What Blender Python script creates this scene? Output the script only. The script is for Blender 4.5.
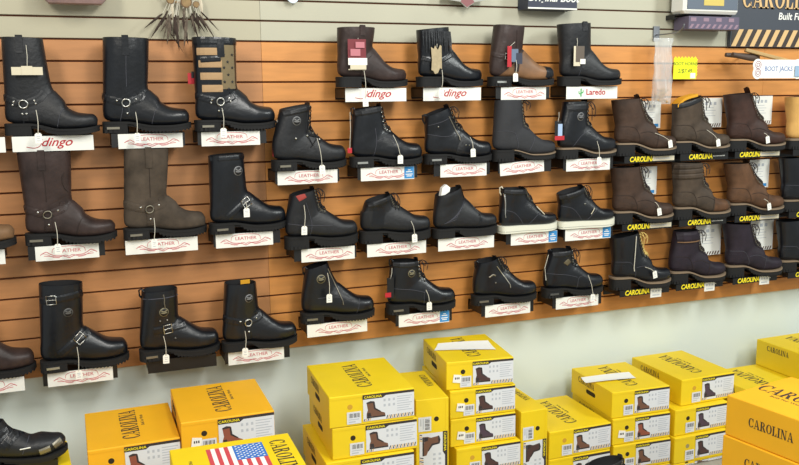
import bpy, math, random
import numpy as np
from mathutils import Vector, Matrix

for o in list(bpy.data.objects): bpy.data.objects.remove(o)
S = bpy.context.scene
COL = S.collection
rnd = random.Random(7)

# ------------------------------------------------------------------ camera
F, YAW, PIT, ROL = 847.67, .36345, -.16372, -.00919
CAM = Vector((-.68467, -3.25868, -.19584))
_f = Vector((math.sin(YAW)*math.cos(PIT), math.cos(YAW)*math.cos(PIT), math.sin(PIT)))
_r = Vector((math.cos(YAW), -math.sin(YAW), 0)); _u = _r.cross(_f)
_c, _s = math.cos(ROL), math.sin(ROL)
RT, UP = _c*_r+_s*_u, -_s*_r+_c*_u
cd = bpy.data.cameras.new('camera'); cam = bpy.data.objects.new('camera', cd); COL.objects.link(cam)
cd.sensor_width = 36; cd.lens = F*36/799; cd.clip_start = .05
M = Matrix((RT, UP, -_f)).transposed().to_4x4(); M.translation = CAM; cam.matrix_world = M
S.camera = cam

def ray(u, v): return (_f + RT*((u-399.5)/F) - UP*((v-232.5)/F))
def PX(u, v, y):                        # point of the place seen at (u, v) at distance y from the wall
    d = ray(u, v); return CAM + d*((y-CAM.y)/d.y)
def PZ(u, v, z):
    d = ray(u, v); return CAM + d*((z-CAM.z)/d.z)

# ------------------------------------------------------------------ world, lights, exposure
W = bpy.data.worlds.new('world'); S.world = W; W.use_nodes = True
W.node_tree.nodes['Background'].inputs[0].default_value = (.95, 1, .96, 1)
W.node_tree.nodes['Background'].inputs[1].default_value = .50
def area(name, loc, tgt, sx, sy, power, colr):
    l = bpy.data.lights.new(name, 'AREA'); l.shape = 'RECTANGLE'; l.size = sx; l.size_y = sy
    l.energy = power; l.color = colr
    o = bpy.data.objects.new(name, l); COL.objects.link(o); o.location = loc
    o.rotation_euler = (Vector(tgt)-Vector(loc)).to_track_quat('-Z', 'Y').to_euler()
area('ceiling_and_fill_light', (-1.9, -2.5, 1.25), (-1.5, -.8, -1), .5, 1.3, 50, (1, .94, .84))
area('ceiling_and_fill_light', (.75, -2.5, 1.25), (.75, -.8, -1), .5, 1.3, 50, (1, .98, .93))
area('ceiling_and_fill_light', (3.2, -2.5, 1.25), (2.9, -.8, -1), .5, 1.3, 64, (.95, 1, .97))
area('ceiling_and_fill_light', (.4, -5.2, 1.25), (.4, -2.0, -1), 2.4, 1.0, 62, (.98, 1, .96))  # added front fill, not a tube; evens the light on lower wall and boxes
S.view_settings.view_transform = 'Standard'; S.view_settings.look = 'None'
S.view_settings.exposure = 0.0; S.view_settings.gamma = 1.0
S.view_settings.use_curve_mapping = False

# ------------------------------------------------------------------ materials
def lin(h):
    c = [int(h[i:i+2], 16)/255 for i in (0, 2, 4)]
    return tuple(x/12.92 if x <= .04045 else ((x+.055)/1.055)**2.4 for x in c)+(1,)
MATS = {}
def mat(name, hexc, rough=.6, metal=0., noise=0., nscale=20., stretch=(1, 1, 1), bump=0., bscale=80., spec=.5, alpha=1., trans=0.):
    if name in MATS: return MATS[name]
    m = bpy.data.materials.new(name); m.use_nodes = True
    nt = m.node_tree; b = nt.nodes['Principled BSDF']
    col = lin(hexc)
    b.inputs['Base Color'].default_value = col
    b.inputs['Roughness'].default_value = rough; b.inputs['Metallic'].default_value = metal
    b.inputs['Specular IOR Level'].default_value = spec
    b.inputs['Alpha'].default_value = alpha
    b.inputs['Transmission Weight'].default_value = trans
    if noise or bump:
        tc = nt.nodes.new('ShaderNodeTexCoord'); mp = nt.nodes.new('ShaderNodeMapping')
        mp.inputs['Scale'].default_value = stretch
        nt.links.new(tc.outputs['Object'], mp.inputs[0])
    if noise:
        n = nt.nodes.new('ShaderNodeTexNoise'); n.inputs['Scale'].default_value = nscale; n.inputs['Detail'].default_value = 5
        nt.links.new(mp.outputs[0], n.inputs['Vector'])
        r = nt.nodes.new('ShaderNodeValToRGB')
        r.color_ramp.elements[0].position = .3; r.color_ramp.elements[1].position = .7
        r.color_ramp.elements[0].color = tuple(c*(1-noise) for c in col[:3])+(1,)
        r.color_ramp.elements[1].color = tuple(min(1, c*(1+noise)) for c in col[:3])+(1,)
        nt.links.new(n.outputs[0], r.inputs[0]); nt.links.new(r.outputs[0], b.inputs['Base Color'])
    if bump:
        n2 = nt.nodes.new('ShaderNodeTexNoise'); n2.inputs['Scale'].default_value = bscale; n2.inputs['Detail'].default_value = 4
        nt.links.new(mp.outputs[0], n2.inputs['Vector'])
        bp = nt.nodes.new('ShaderNodeBump'); bp.inputs['Strength'].default_value = bump; bp.inputs['Distance'].default_value = .004
        nt.links.new(n2.outputs[0], bp.inputs['Height']); nt.links.new(bp.outputs[0], b.inputs['Normal'])
    MATS[name] = m
    return m
BLK = mat('black_leather', '101319', .3, bump=.25, bscale=55, noise=.25, nscale=14)
BLK2 = mat('matte_black_leather', '121419', .48, bump=.35, bscale=70, noise=.25, nscale=14)
BLKW = mat('worn_black_leather', '1c1c1f', .5, bump=.4, bscale=30, noise=.3, nscale=12)
GRY = mat('charcoal_nubuck', '26272b', .75, bump=.3, bscale=90, noise=.2, nscale=14)
DBR = mat('dark_brown_leather', '352a28', .42, bump=.5, bscale=30, noise=.4, nscale=18, spec=.3)
OLV = mat('olive_brown_suede', '453c33', .85, bump=.5, bscale=30, noise=.4, nscale=18, spec=.3)
BRN = mat('brown_oiled_leather', '3c2c23', .62, bump=.5, bscale=30, noise=.4, nscale=18, spec=.3)
BRN2 = mat('warm_brown_leather', '553b28', .65, bump=.5, bscale=30, noise=.4, nscale=18, spec=.3)
BRN3 = mat('grey_brown_leather', '42372d', .65, bump=.5, bscale=30, noise=.4, nscale=18, spec=.3)
CHO = mat('chocolate_leather', '38251f', .55, bump=.5, bscale=30, noise=.4, nscale=18, spec=.3)
COG = mat('cognac_leather', '7d5a3c', .5, bump=.3, bscale=45, noise=.35, nscale=12)
AUB = mat('aubergine_leather', '241d26', .55, bump=.5, bscale=30, noise=.4, nscale=18, spec=.3)
WHT_L = mat('wheat_nubuck', 'cfa05a', .85, bump=.25, bscale=90, noise=.1, nscale=20)
TAN = mat('tan_leather', '77593c', .7, bump=.3, bscale=60, noise=.2)
SOLE = mat('black_rubber', '08080a', .8, bump=.2, bscale=60)
LIN = mat('dark_lining', '0f0f12', .8)
YLIN = mat('yellow_lining', 'd79a1c', .8)
WELT = mat('tan_welt', '7d6b57', .75, noise=.1)
WHS = mat('white_rubber', 'd9d8c8', .6)
MET = mat('nickel_metal', 'cfcfca', .3, metal=1.)
ANT = mat('antique_metal', '8a8578', .45, metal=.8)
EMB = mat('grey_emblem', '77787a', .6)
LACE = mat('black_lace', '0e0e12', .8)
LACEB = mat('brown_lace', '2c2220', .8)
LACEY = mat('yellow_flecked_lace', 'cdb165', .8)
STI = mat('grey_stitching', '45464f', .8)
STB = mat('brown_stitching', '2a1f1a', .8)
CRD = mat('white_card', 'e4e4de', .6)
CRDW = mat('white_paper', 'ecebe4', .8)
CRM = mat('cream_card', 'cfc6ae', .8)
STRG = mat('white_string', 'cfcabb', .9)
RED = mat('red_ink', 'b01826', .6)
REDL = mat('faded_red_ink', 'c4686e', .7)
GRN = mat('green_ink', '2c9a4b', .6)
BLUE = mat('blue_sticker', '2f86c6', .5)
NAVY = mat('navy_print', '2b3042', .5)
GREYI = mat('grey_ink', 'b6bac0', .8)
DARKI = mat('dark_ink', '30292a', .7)
YEL = mat('yellow_ink', 'f0dc1e', .6)
BLKP = mat('black_plastic', '0e0e10', .45)
HOLE = mat('painted_hole_shade', '2a2010', .9)  # dark colour stands in for the shade inside carton holes
LABW = mat('label_white', 'd6d9de', .5)
GREYL = mat('pale_grey_print', 'b4b9c2', .6)
BOXY = mat('yellow_cardboard', 'e8c814', .55, noise=.04, nscale=6, bump=.05, bscale=30)
BOXO = mat('amber_cardboard', 'eeb01c', .55, noise=.04, nscale=6, bump=.05, bscale=30)
STRP = mat('tan_stripe', 'd2a552', .7)
BOOTI = mat('brown_boot_print', '6e4c3a', .7)
BOOTD = mat('dark_boot_print', '4a3230', .7)
BOOTR = mat('russet_boot_print', '8c4c38', .7)
BOOTP = mat('plum_boot_print', '4a3a48', .7)

# ------------------------------------------------------------------ mesh builder
class MB:
    def __init__(s): s.v = []; s.f = []; s.m = []
    def add(s, vs, fs, mi=0):
        o = len(s.v); s.v += [tuple(v) for v in vs]
        for f in fs: s.f.append([i+o for i in f]); s.m.append(mi)
    def grid(s, rows, mi=0, closed=False):
        n = len(rows[0]); vs = [p for r in rows for p in r]; fs = []
        for i in range(len(rows)-1):
            for j in range(n if closed else n-1):
                a = i*n+j; b = i*n+(j+1) % n
                fs.append((a, b, b+n, a+n))
        s.add(vs, fs, mi)
    def box(s, c, h, mi=0, R=None):
        vs = []
        for dx in (-1, 1):
            for dy in (-1, 1):
                for dz in (-1, 1):
                    p = Vector((dx*h[0], dy*h[1], dz*h[2]))
                    if R: p = R @ p
                    vs.append(tuple(Vector(c)+p))
        s.add(vs, [(0, 1, 3, 2), (4, 6, 7, 5), (0, 4, 5, 1), (2, 3, 7, 6), (0, 2, 6, 4), (1, 5, 7, 3)], mi)
    def bbox(s, x0, x1, y0, y1, z0, z1, mi=0):
        s.box(((x0+x1)/2, (y0+y1)/2, (z0+z1)/2), (abs(x1-x0)/2, abs(y1-y0)/2, abs(z1-z0)/2), mi)
    def tube(s, pts, r, n=6, mi=0, closed=False):
        pts = [Vector(p) for p in pts]; rows = []
        N = len(pts); up = Vector((.13, .31, .94))
        for i, p in enumerate(pts):
            a = pts[(i-1) % N] if closed else pts[max(0, i-1)]
            b = pts[(i+1) % N] if closed else pts[min(N-1, i+1)]
            t = (b-a)
            t = t.normalized() if t.length > 1e-9 else Vector((0, 0, 1))
            x = t.cross(up)
            if x.length < 1e-3: x = t.cross(Vector((1, 0, 0)))
            x.normalize(); y = t.cross(x)
            rr = r[i] if isinstance(r, (list, tuple)) else r
            rows.append([p+x*math.cos(2*math.pi*k/n)*rr+y*math.sin(2*math.pi*k/n)*rr for k in range(n)])
        if closed: rows.append(rows[0])
        s.grid(rows, mi, True)
        if not closed:
            s.add(rows[0], [tuple(range(n))], mi); s.add(rows[-1], [tuple(range(n))[::-1]], mi)
    def poly(s, pts, d, mi=0):              # extruded polygon: pts -> pts + d
        n = len(pts); a = [Vector(p) for p in pts]; b = [p+Vector(d) for p in a]
        s.add(a+b, [tuple(range(n)), tuple(range(2*n-1, n-1, -1))]+[(i, i+n, (i+1) % n+n, (i+1) % n) for i in range(n)], mi)
    def build(s, name, mats, parent=None, smooth=False, loc=None):
        me = bpy.data.meshes.new(name); me.from_pydata(s.v, [], s.f); me.validate()
        for m in (mats if isinstance(mats, (list, tuple)) else [mats]): me.materials.append(m)
        if len(s.m) == len(me.polygons):
            me.polygons.foreach_set('material_index', s.m)
        import bmesh
        bm = bmesh.new(); bm.from_mesh(me); bmesh.ops.recalc_face_normals(bm, faces=bm.faces); bm.to_mesh(me); bm.free()
        if smooth: me.polygons.foreach_set('use_smooth', [True]*len(me.polygons))
        o = bpy.data.objects.new(name, me); COL.objects.link(o)
        if parent: o.parent = parent
        if loc is not None: o.location = loc
        return o
def tag(o, label=None, cat=None, group=None, kind=None):
    if label: o['label'] = label
    if cat: o['category'] = cat
    if group: o['group'] = group
    if kind: o['kind'] = kind
    return o
def empty(name, loc, rz=0., label=None, cat=None, group=None, rot=None):
    o = bpy.data.objects.new(name, None); COL.objects.link(o); o.location = loc
    o.rotation_euler = rot if rot else (0, 0, rz); o.empty_display_size = .02
    return tag(o, label, cat, group)
def inst(mesh, name, parent, loc=(0, 0, 0), rot=(0, 0, 0), scale=(1, 1, 1)):
    o = bpy.data.objects.new(name, mesh); COL.objects.link(o); o.parent = parent
    o.location = loc; o.rotation_euler = rot; o.scale = scale
    return o
_T = {}
def text_mesh(txt, size, material, bold=0., shear=0., ext=.0002, align='CENTER', sx=1.):
    key = (txt, size, material.name, bold, shear, align, sx)
    if key in _T: return _T[key]
    cu = bpy.data.curves.new('txt', 'FONT'); cu.body = txt; cu.size = size; cu.align_x = align; cu.align_y = 'CENTER'
    cu.offset = bold; cu.shear = shear; cu.extrude = ext; cu.resolution_u = 3
    o = bpy.data.objects.new('txt', cu); COL.objects.link(o)
    dg = bpy.context.evaluated_depsgraph_get(); dg.update()
    me = bpy.data.meshes.new_from_object(o.evaluated_get(dg))
    bpy.data.objects.remove(o)
    for v in me.vertices: v.co.x *= sx
    me.materials.clear(); me.materials.append(material); _T[key] = me
    return me
# ---- slab serif capitals, unit height, drawn as polygons with thick and thin strokes
def serif_glyph(ch):
    P = []
    def r(x0, x1, y0, y1): P.append([(x0, y0), (x1, y0), (x1, y1), (x0, y1)])
    def arc(cx, cy, rx, ry, tw, th, a0, a1, n=14):
        o, i = [], []
        for k in range(n+1):
            a = math.radians(a0+(a1-a0)*k/n)
            o.append((cx+rx*math.cos(a), cy+ry*math.sin(a))); i.append((cx+(rx-tw)*math.cos(a), cy+(ry-th)*math.sin(a)))
        for k in range(n): P.append([o[k], o[k+1], i[k+1], i[k]])
    if ch == 'C':
        arc(.4, .5, .4, .5, .2, .06, 45, 320); r(.66, .74, .62, .98); r(.68, .73, .08, .3); return P, .78
    if ch == 'O': arc(.42, .5, .42, .5, .2, .06, 0, 360, 22); return P, .84
    if ch == 'I': r(.12, .32, 0, 1); r(0, .44, 0, .06); r(0, .44, .94, 1); return P, .44
    if ch == 'L': r(.1, .3, 0, 1); r(0, .42, .94, 1); r(0, .66, 0, .06); P.append([(.5, .06), (.66, .06), (.66, .34), (.62, .34)]); return P, .68
    if ch == 'A':
        P.append([(.36, 1), (.48, 1), (.84, 0), (.62, 0)]); P.append([(.36, 1), (.42, 1), (.16, 0), (.09, 0)])
        r(.2, .62, .28, .35); r(-.02, .28, 0, .05); r(.52, .92, 0, .05); return P, .88
    if ch == 'N':
        r(.12, .19, 0, 1); r(.72, .79, 0, 1); P.append([(.08, 1), (.3, 1), (.79, 0), (.62, 0)])
        r(0, .3, .94, 1); r(.6, .92, .94, 1); r(0, .32, 0, .05); return P, .92
    if ch == 'R':
        r(.1, .3, 0, 1); r(0, .42, 0, .06); r(0, .3, .94, 1); arc(.38, .745, .32, .255, .18, .06, -90, 90)
        r(.3, .4, .94, 1); r(.3, .4, .49, .55); P.append([(.36, .5), (.56, .5), (.86, 0), (.62, 0)]); r(.6, .9, 0, .05); return P, .88
    return P, .3
def serif_mesh(txt, h, material, sx=1., ext=.0003, align='CENTER'):
    key = ('serif', txt, h, material.name, sx, align)
    if key in _T: return _T[key]
    x = 0; polys = []
    for ch in txt:
        P, w = serif_glyph(ch)
        polys += [[((px+x)*h*sx, (py-.5)*h) for px, py in q] for q in P]; x += w+.07
    w = (x-.07)*h*sx; off = w/2 if align == 'CENTER' else 0
    mb = MB()
    for q in polys: mb.poly([(a-off, b, 0) for a, b in q], (0, 0, ext))
    me = bpy.data.meshes.new('lettering'); me.from_pydata(mb.v, [], mb.f); me.materials.append(material)
    _T[key] = me
    return me
FR = (math.pi/2, 0, 0)         # text standing upright and facing -y

# ------------------------------------------------------------------ setting
G = .0762
FLOOR = -1.82
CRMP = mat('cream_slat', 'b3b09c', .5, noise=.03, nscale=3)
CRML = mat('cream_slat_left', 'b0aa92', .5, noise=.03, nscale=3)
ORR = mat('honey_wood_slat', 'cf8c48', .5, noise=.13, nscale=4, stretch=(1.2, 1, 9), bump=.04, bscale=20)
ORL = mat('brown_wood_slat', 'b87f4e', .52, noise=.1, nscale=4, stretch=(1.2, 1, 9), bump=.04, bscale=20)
GRV = mat('groove_shadow_wood', '5a2c14', .8)
WALLM = mat('white_wall_paint', 'd4deda', .7, noise=.02, nscale=2, bump=.03, bscale=40)
def slat_panel(name, x0, x1, k0, k1, m, label):
    mb = MB()
    gh = .0032
    for k in range(k0, k1):
        zt = -k*G-gh; zb = -(k+1)*G+gh
        if k == 15: zb = -15.93*G
        # board with softened edges
        prof = [(.010, zt), (.0015, zt), (0, zt-.0015), (0, zb+.0015), (.0015, zb), (.010, zb)]
        mb.grid([[(x0, y, z) for y, z in prof], [(x1, y, z) for y, z in prof]])
        mb.add([(x0, y, z) for y, z in prof], [range(6)]); mb.add([(x1, y, z) for y, z in prof], [range(6)])
    mb.bbox(x0, x1, .010, .019, -k0*G, (-k1*G if k1 < 16 else -15.93*G), 1)
    o = mb.build(name, [m, GRV]); tag(o, label, kind='structure')
sg = .0006
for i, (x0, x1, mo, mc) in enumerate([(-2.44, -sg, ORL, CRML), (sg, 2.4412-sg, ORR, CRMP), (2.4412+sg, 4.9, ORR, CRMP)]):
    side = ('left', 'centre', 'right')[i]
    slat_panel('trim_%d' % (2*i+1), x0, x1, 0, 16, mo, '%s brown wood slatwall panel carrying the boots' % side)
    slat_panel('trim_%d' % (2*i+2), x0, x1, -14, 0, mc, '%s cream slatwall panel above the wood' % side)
mb = MB(); mb.bbox(-2.6, 5, .0195, .12, FLOOR, 1.3); tag(mb.build('wall_back', WALLM), 'plain white wall behind the boxes', kind='structure')
mb = MB(); mb.bbox(-2.6, 5, -5.5, .12, FLOOR-.05, FLOOR)
tag(mb.build('floor', mat('grey_floor_tile', '9a958a', .5, noise=.08, nscale=5)), 'grey shop floor', kind='structure')

# ------------------------------------------------------------------ boots
def cr(tab, n):
    tab = np.array(tab, float); N = len(tab); out = []
    for k in range(n):
        t = k/(n-1)*(N-1); i = min(int(t), N-2); f = t-i
        p0, p1, p2, p3 = tab[max(i-1, 0)], tab[i], tab[i+1], tab[min(i+2, N-1)]
        out.append(.5*((2*p1)+(-p0+p2)*f+(2*p0-5*p1+4*p2-p3)*f*f+(-p0+3*p1-3*p2+p3)*f**3))
    return np.array(out)
OUTL = [(0, 0), (.004, .012), (.022, .0235), (.07, .031), (.18, .0345), (.34, .0335), (.5, .0395), (.63, .047), (.75, .0505), (.85, .0475), (.925, .0385), (.972, .025), (.994, .011), (1, 0)]
class Boot:
    def __init__(s, root, L=.303, Hb=.24, Hf=.25, cb=-.14, cf=-.02, hh=.038, ff=.023, tH=.056, shw=.044, toe='round', tu=.50, zt=.152, spring=.010, wk=1., wrinkle=0.):
        s.root = root; s.L = L; s.hh = hh; s.ff = ff; s.spring = spring; s.Hf = Hf; s.Hb = Hb; s.wk = wk
        X = lambda u: -L/2+.004+u*(L-.008)
        s.X = X; zs = s.zs
        zt = min(zt, Hf-.03)
        pw = toe == 'snip'
        A = []
        A.append((X(.988), zs(.985)+.004, X(.997), zs(1)+.020, .010 if not pw else .008))
        A.append((X(.975), zs(.97), X(.99), zs(1)+tH*.55, .025 if not pw else .017))
        A.append((X(.925), zs(.93), X(.95), zs(.95)+tH*.86, .0385 if not pw else .030))
        A.append((X(.84), zs(.84), X(.865), zs(.86)+tH, .0465 if not pw else .042))
        A.append((X(.73), zs(.73), X(.765), zs(.75)+tH*1.10+.003, .0495))
        z6 = min(zs(.64)+tH*1.14+.018, zt-.03); z6 = max(z6, zs(.64)+tH*1.1)
        A.append((X(.60), zs(.6), X(.675), z6, .046))
        A.append((X(.46), zs(.46), X(tu+.115), z6+(zt-z6)*.36, .042))
        A.append((X(.30), zs(.30), X(tu+.065), z6+(zt-z6)*.68, .038))
        A.append((X(.13), zs(.13), X(tu+.028), z6+(zt-z6)*.90, .036))
        A.append((X(.02), zs(0)+.012, X(tu+.005), zt, .0355))
        fr = [.08, .2, .42, .62, .82, 1.]
        x0 = X(tu-.006)
        bk = [(X(.0), hh+.04), (X(.010), hh+.075)]
        for k, f in enumerate(fr):
            fx = x0+(cf-x0)*f**.75; fz = zt+.004+(Hf-zt-.004)*f
            if k < 2: bx, bz = bk[k]
            else:
                g = (k-1)/4; b0 = bk[1]; b0z = min(b0[1], Hb-.05)
                bx = b0[0]+(cb-b0[0])*g; bz = b0z+(Hb-b0z)*g
            A.append((bx, min(bz, Hb), fx, fz, .036+(shw-.036)*min(1, f*1.3)))
        s.A = np.array(A); s.nsec = len(A)
        s.A[:, 4] *= wk
        NS, NT = 4*(s.nsec-1)+1, 32
        s.NS, s.NT = NS, NT
        s.tab = cr(s.A, 241)
        if wrinkle:
            g = np.linspace(0, 1, 241)
            env = np.exp(-((g-.72)/.09)**2)
            s.tab[:, 4] *= 1+wrinkle*env*np.sin(g*150+1)
        g = np.linspace(0, 2*math.pi, 129)
        s.S = np.array([[s.pt(i/240, t) for t in g] for i in range(241)])     # dense surface
        cside = s.S[:, 2:63]                                                   # the side that faces the aisle (-y)
        s.cs = cside.reshape(-1, 3)
    def zs(s, u):
        a = min(1, max(0, (u-.26)/.34)); a = a*a*(3-2*a)
        return s.hh+(s.ff-s.hh)*a+s.spring*max(0, (u-.72)/.28)**2
    def row(s, g):
        t = min(max(g, 0), 1)*240; i = min(int(t), 239); f = t-i
        return s.tab[i]*(1-f)+s.tab[i+1]*f
    def pt(s, g, t, inset=0.):
        px, pz, qx, qz, w = s.row(g)
        c, n = math.cos(t), math.sin(t)
        foot = max(0., min(1., (.62-g)/.15))
        e = (2/(2.25+1.0*foot)) if c < 0 else 2/2.2
        cc = math.copysign(abs(c)**e, c); ss = math.copysign(abs(n)**e, n)
        hx, hz = (qx-px)/2, (qz-pz)/2; h = math.hypot(hx, hz)+1e-9
        k = max(0, 1-inset/h)
        return ((px+qx)/2+hx*cc*k, -(w-inset)*ss, (pz+qz)/2+hz*cc*k)
    def nrm(s, g, t):
        a = Vector(s.pt(min(1, g+.004), t))-Vector(s.pt(max(0, g-.004), t)); b = Vector(s.pt(g, t+.03))-Vector(s.pt(g, t-.03))
        n = a.cross(b)
        if n.length < 1e-9: return Vector((0, -1, 0))
        n.normalize(); r = s.row(g)
        c = Vector(s.pt(g, t))-Vector(((r[0]+r[2])/2, 0, (r[1]+r[3])/2))
        return n if n.dot(c) >= 0 else -n
    def sf(s, g, t, off=0.):
        p = Vector(s.pt(g, t)); return p+s.nrm(g, t)*off if off else p
    def side(s, x, z, off=0.):               # surface point of the aisle side over (x, z)
        d = (s.cs[:, 0]-x)**2+(s.cs[:, 2]-z)**2
        k = int(np.argmin(d)); i, j = divmod(k, 61); j += 2
        i2, j2 = min(max(i, 1), 239), min(max(j, 3), 61)
        p = s.S[i2, j2]; di = (s.S[i2+1, j2]-s.S[i2-1, j2])/2; dj = (s.S[i2, j2+1]-s.S[i2, j2-1])/2
        det = di[0]*dj[2]-di[2]*dj[0]
        a = b = 0.
        if abs(det) > 1e-9:
            rx, rz = x-p[0], z-p[2]
            a = max(-1.5, min(1.5, (rx*dj[2]-rz*dj[0])/det)); b = max(-1.5, min(1.5, (di[0]*rz-di[2]*rx)/det))
        q = p+a*di+b*dj
        n = np.cross(di, dj); n = n/(np.linalg.norm(n)+1e-12)
        if n[1] > 0: n = -n
        return Vector(q+n*off)
    # ---- parts
    def upper(s, mats, name='upper', toe_mat=None, split=None):
        s.um = mats[0]
        mb = MB(); NT = s.NT; rows = []
        for i in range(s.NS):
            rows.append([s.pt(i/(s.NS-1), 2*math.pi*j/NT) for j in range(NT)])
        if split:                                # second leather over the given range of sections
            k = int(split*(s.NS-1)); mb.grid(rows[:k+1], 2, True); mb.grid(rows[k:], 0, True)
        else: mb.grid(rows, 0, True)
        mb.add(rows[0], [tuple(range(NT))], 2 if split else 0)
        inn = [rows[-1]]
        for g, d in ((1, .0022), (.985, .003), (.95, .0032), (.9, .0035), (.84, .004)):
            inn.append([s.pt(g, 2*math.pi*j/NT, d) for j in range(NT)])
        inn[1] = [(x, y, z+.0012) for x, y, z in inn[1]]
        mb.grid(inn[:2], 0, True); mb.grid(inn[1:], 1, True); mb.add(inn[-1], [tuple(range(NT))], 1)
        return mb.build(name, mats, s.root, True)
    def slab(s, mb, us, topf, botf, margin=.003, mi=0):
        ou = np.array(OUTL); rows = []
        dense = cr(OUTL, 120)
        for u in us:
            w = float(np.interp(u, dense[:, 0], dense[:, 1]))*s.wk+margin
            x = -s.L/2+u*s.L+(margin*(u-.5)*2 if 0 else 0)
            zt, zb = topf(u), botf(u)
            rows.append([(x, -w, zb), (x, -w, zt), (x, w, zt), (x, w, zb)])
        mb.grid(rows, mi, True); mb.add(rows[0], [(0, 1, 2, 3)], mi); mb.add(rows[-1], [(3, 2, 1, 0)], mi)
    def soles(s, kind, mat_sole=SOLE, welt_mat=None, welt_t=.006):
        us = [0, .004, .012, .025, .045, .07, .1, .14, .18, .22, .26]+[.3+.04*i for i in range(13)]+[.81, .84, .87, .9, .925, .945, .962, .976, .987, .995, 1.]
        zs = s.zs
        if kind == 'flat':
            mb = MB(); s.slab(mb, us, lambda u: zs(u)+.004, lambda u: max(0, zs(u)-s.ff) if u > .7 else 0, .004)
            return mb.build('sidewall_sole', mat_sole, s.root)
        wm = MB(); s.slab(wm, us, lambda u: zs(u)+(.001 if kind == 'logger' else .002), lambda u: zs(u)-welt_t, .0045 if kind == 'logger' else .0028)
        wm.build('welt', welt_mat or mat_sole, s.root)
        lug = kind in ('lug', 'logger')
        mb = MB()
        def bot(u): return max(0, zs(u)-s.ff)
        fu = []
        st = 0; u = .36
        amp = .0045 if lug else 0
        while u < 1.0:
            fu.append((u, st)); fu.append((min(u+.0185, 1), st)); st = 1-st; u += .020
        uu = [a for a, b in fu]+[1.]; bb = dict((round(a, 4), b) for a, b in fu)
        s.slab(mb, uu, lambda u: zs(u)-welt_t, lambda u: min(bot(u)+amp*bb.get(round(u, 4), 0)+(.012*max(0, (.44-u)/.08) if u < .44 else 0), zs(u)-welt_t-.001), .0015)
        mb.build('outsole', mat_sole, s.root)
        hb = MB(); hu = [0, .004, .012, .025, .045, .07, .1, .14, .18, .22, .25, .285]
        s.slab(hb, hu, lambda u: s.hh-welt_t, lambda u: 0.0, .0015)
        # arch
        s.slab(hb, [.28, .33, .37, .40], lambda u: zs(u)-welt_t, lambda u: zs(u)-welt_t-.008, -.004)
        if lug:
            for u in (.05, .1, .15, .2, .25):
                for sg in (-1, 1):
                    hb.box((-s.L/2+u*s.L, sg*.0352*s.wk, .007), (.0045, .002, .006))
        hb.build('heel', mat_sole, s.root)
    def patch(s, name, pts, w, m, off=.0022, n=4, close=True):
        """ribbon of width w along (x, z) points on the aisle side"""
        P = cr(pts, max(2, n*(len(pts)-1)+1)); rows_o, rows_i = [], []
        for i, p in enumerate(P):
            a, b = P[max(0, i-1)], P[min(len(P)-1, i+1)]
            t = b-a; L = math.hypot(*t)+1e-9; nx, nz = -t[1]/L, t[0]/L
            ww = w if not isinstance(w, (list, tuple)) else w[0]+(w[1]-w[0])*i/(len(P)-1)
            ks = (-.5, -.25, 0, .25, .5)
            o = [s.side(p[0]+nx*ww*k, p[1]+nz*ww*k, off if abs(k) < .4 else off*.6) for k in ks]
            q = [s.side(p[0]+nx*ww*k, p[1]+nz*ww*k, -.001) for k in (.5, -.5)]
            rows_o.append(o+q)
        mb = MB(); mb.grid(rows_o, 0, True)
        k = len(rows_o[0]); mb.add(rows_o[0], [tuple(range(k))]); mb.add(rows_o[-1], [tuple(range(k))[::-1]])
        return mb.build(name, m, s.root, False)
    def disc(s, name, x, z, r, m, off=.002, n=14, ax=1.):
        rows = []
        for rr in (1., 1., .6, .05):
            rows.append([s.side(x+r*rr*math.cos(a)*ax, z+r*rr*math.sin(a), off if len(rows) else -.001) for a in [2*math.pi*k/n for k in range(n)]])
        mb = MB(); mb.grid(rows, 0, True); mb.add(rows[-1], [tuple(range(n))])
        return mb.build(name, m, s.root, True)
    def stud(s, x, z, r=.0042, m=MET, name='stud'):
        c = s.side(x, z, .0035); n = (s.side(x, z, .006)-s.side(x, z, .0)).normalized()
        q = n.to_track_quat('Z', 'Y'); mb = MB(); rows = []
        for h, k in ((-.003, 1), (0, 1), (.0016, .75), (.0026, .3)):
            rows.append([c+q @ Vector((r*k*math.cos(a), r*k*math.sin(a), h)) for a in [i*math.pi/4 for i in range(8)]])
        mb.grid(rows, 0, True); mb.add(rows[-1], [tuple(range(8))])
        return mb.build(name, m, s.root, True)
    def loop(s, name, pts, r, m, off=.005, closed=True, parent=None):
        mb = MB(); mb.tube([s.side(x, z, off) for x, z in pts], r, 6, 0, closed)
        return mb.build(name, m, parent or s.root, True)
    def ring(s, x, z, r=.014, m=MET):
        return s.loop('ring', [(x+r*math.cos(a), z+r*math.sin(a)) for a in [i*math.pi/7 for i in range(14)]], .0024, m, .0065)
    def buckle(s, x, z, w, h, ang=0, m=MET):
        c, n = math.cos(ang), math.sin(ang); q = []
        for a, b in ((-1, -1), (0, -1), (1, -1), (1, 0), (1, 1), (0, 1), (-1, 1), (-1, 0)):
            dx, dz = a*w/2, b*h/2; q.append((x+dx*c-dz*n, z+dx*n+dz*c))
        o = s.loop('buckle', q, .0019, m, .0065)
        s.loop('prong', [(x-w/2*c, z-w/2*n), (x+w/2*c, z+w/2*n)], .0013, m, .0062, False, o)
        return o
    def emblem(s, x, z, r=.017, m=EMB):
        b = s.disc('emblem', x, z, r, m, .0016)
        ib = s.disc('emblem_badge', x, z, r*.82, BLK2, .0022); ib.parent = b
        for k in (-.35, .15):
            i = s.patch('emblem_wing', [(x-r*.6, z+r*(k+.25)), (x, z+r*k*.6), (x+r*.6, z+r*(k+.25))], r*.3, m, .0032, 2); i.parent = b
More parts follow.
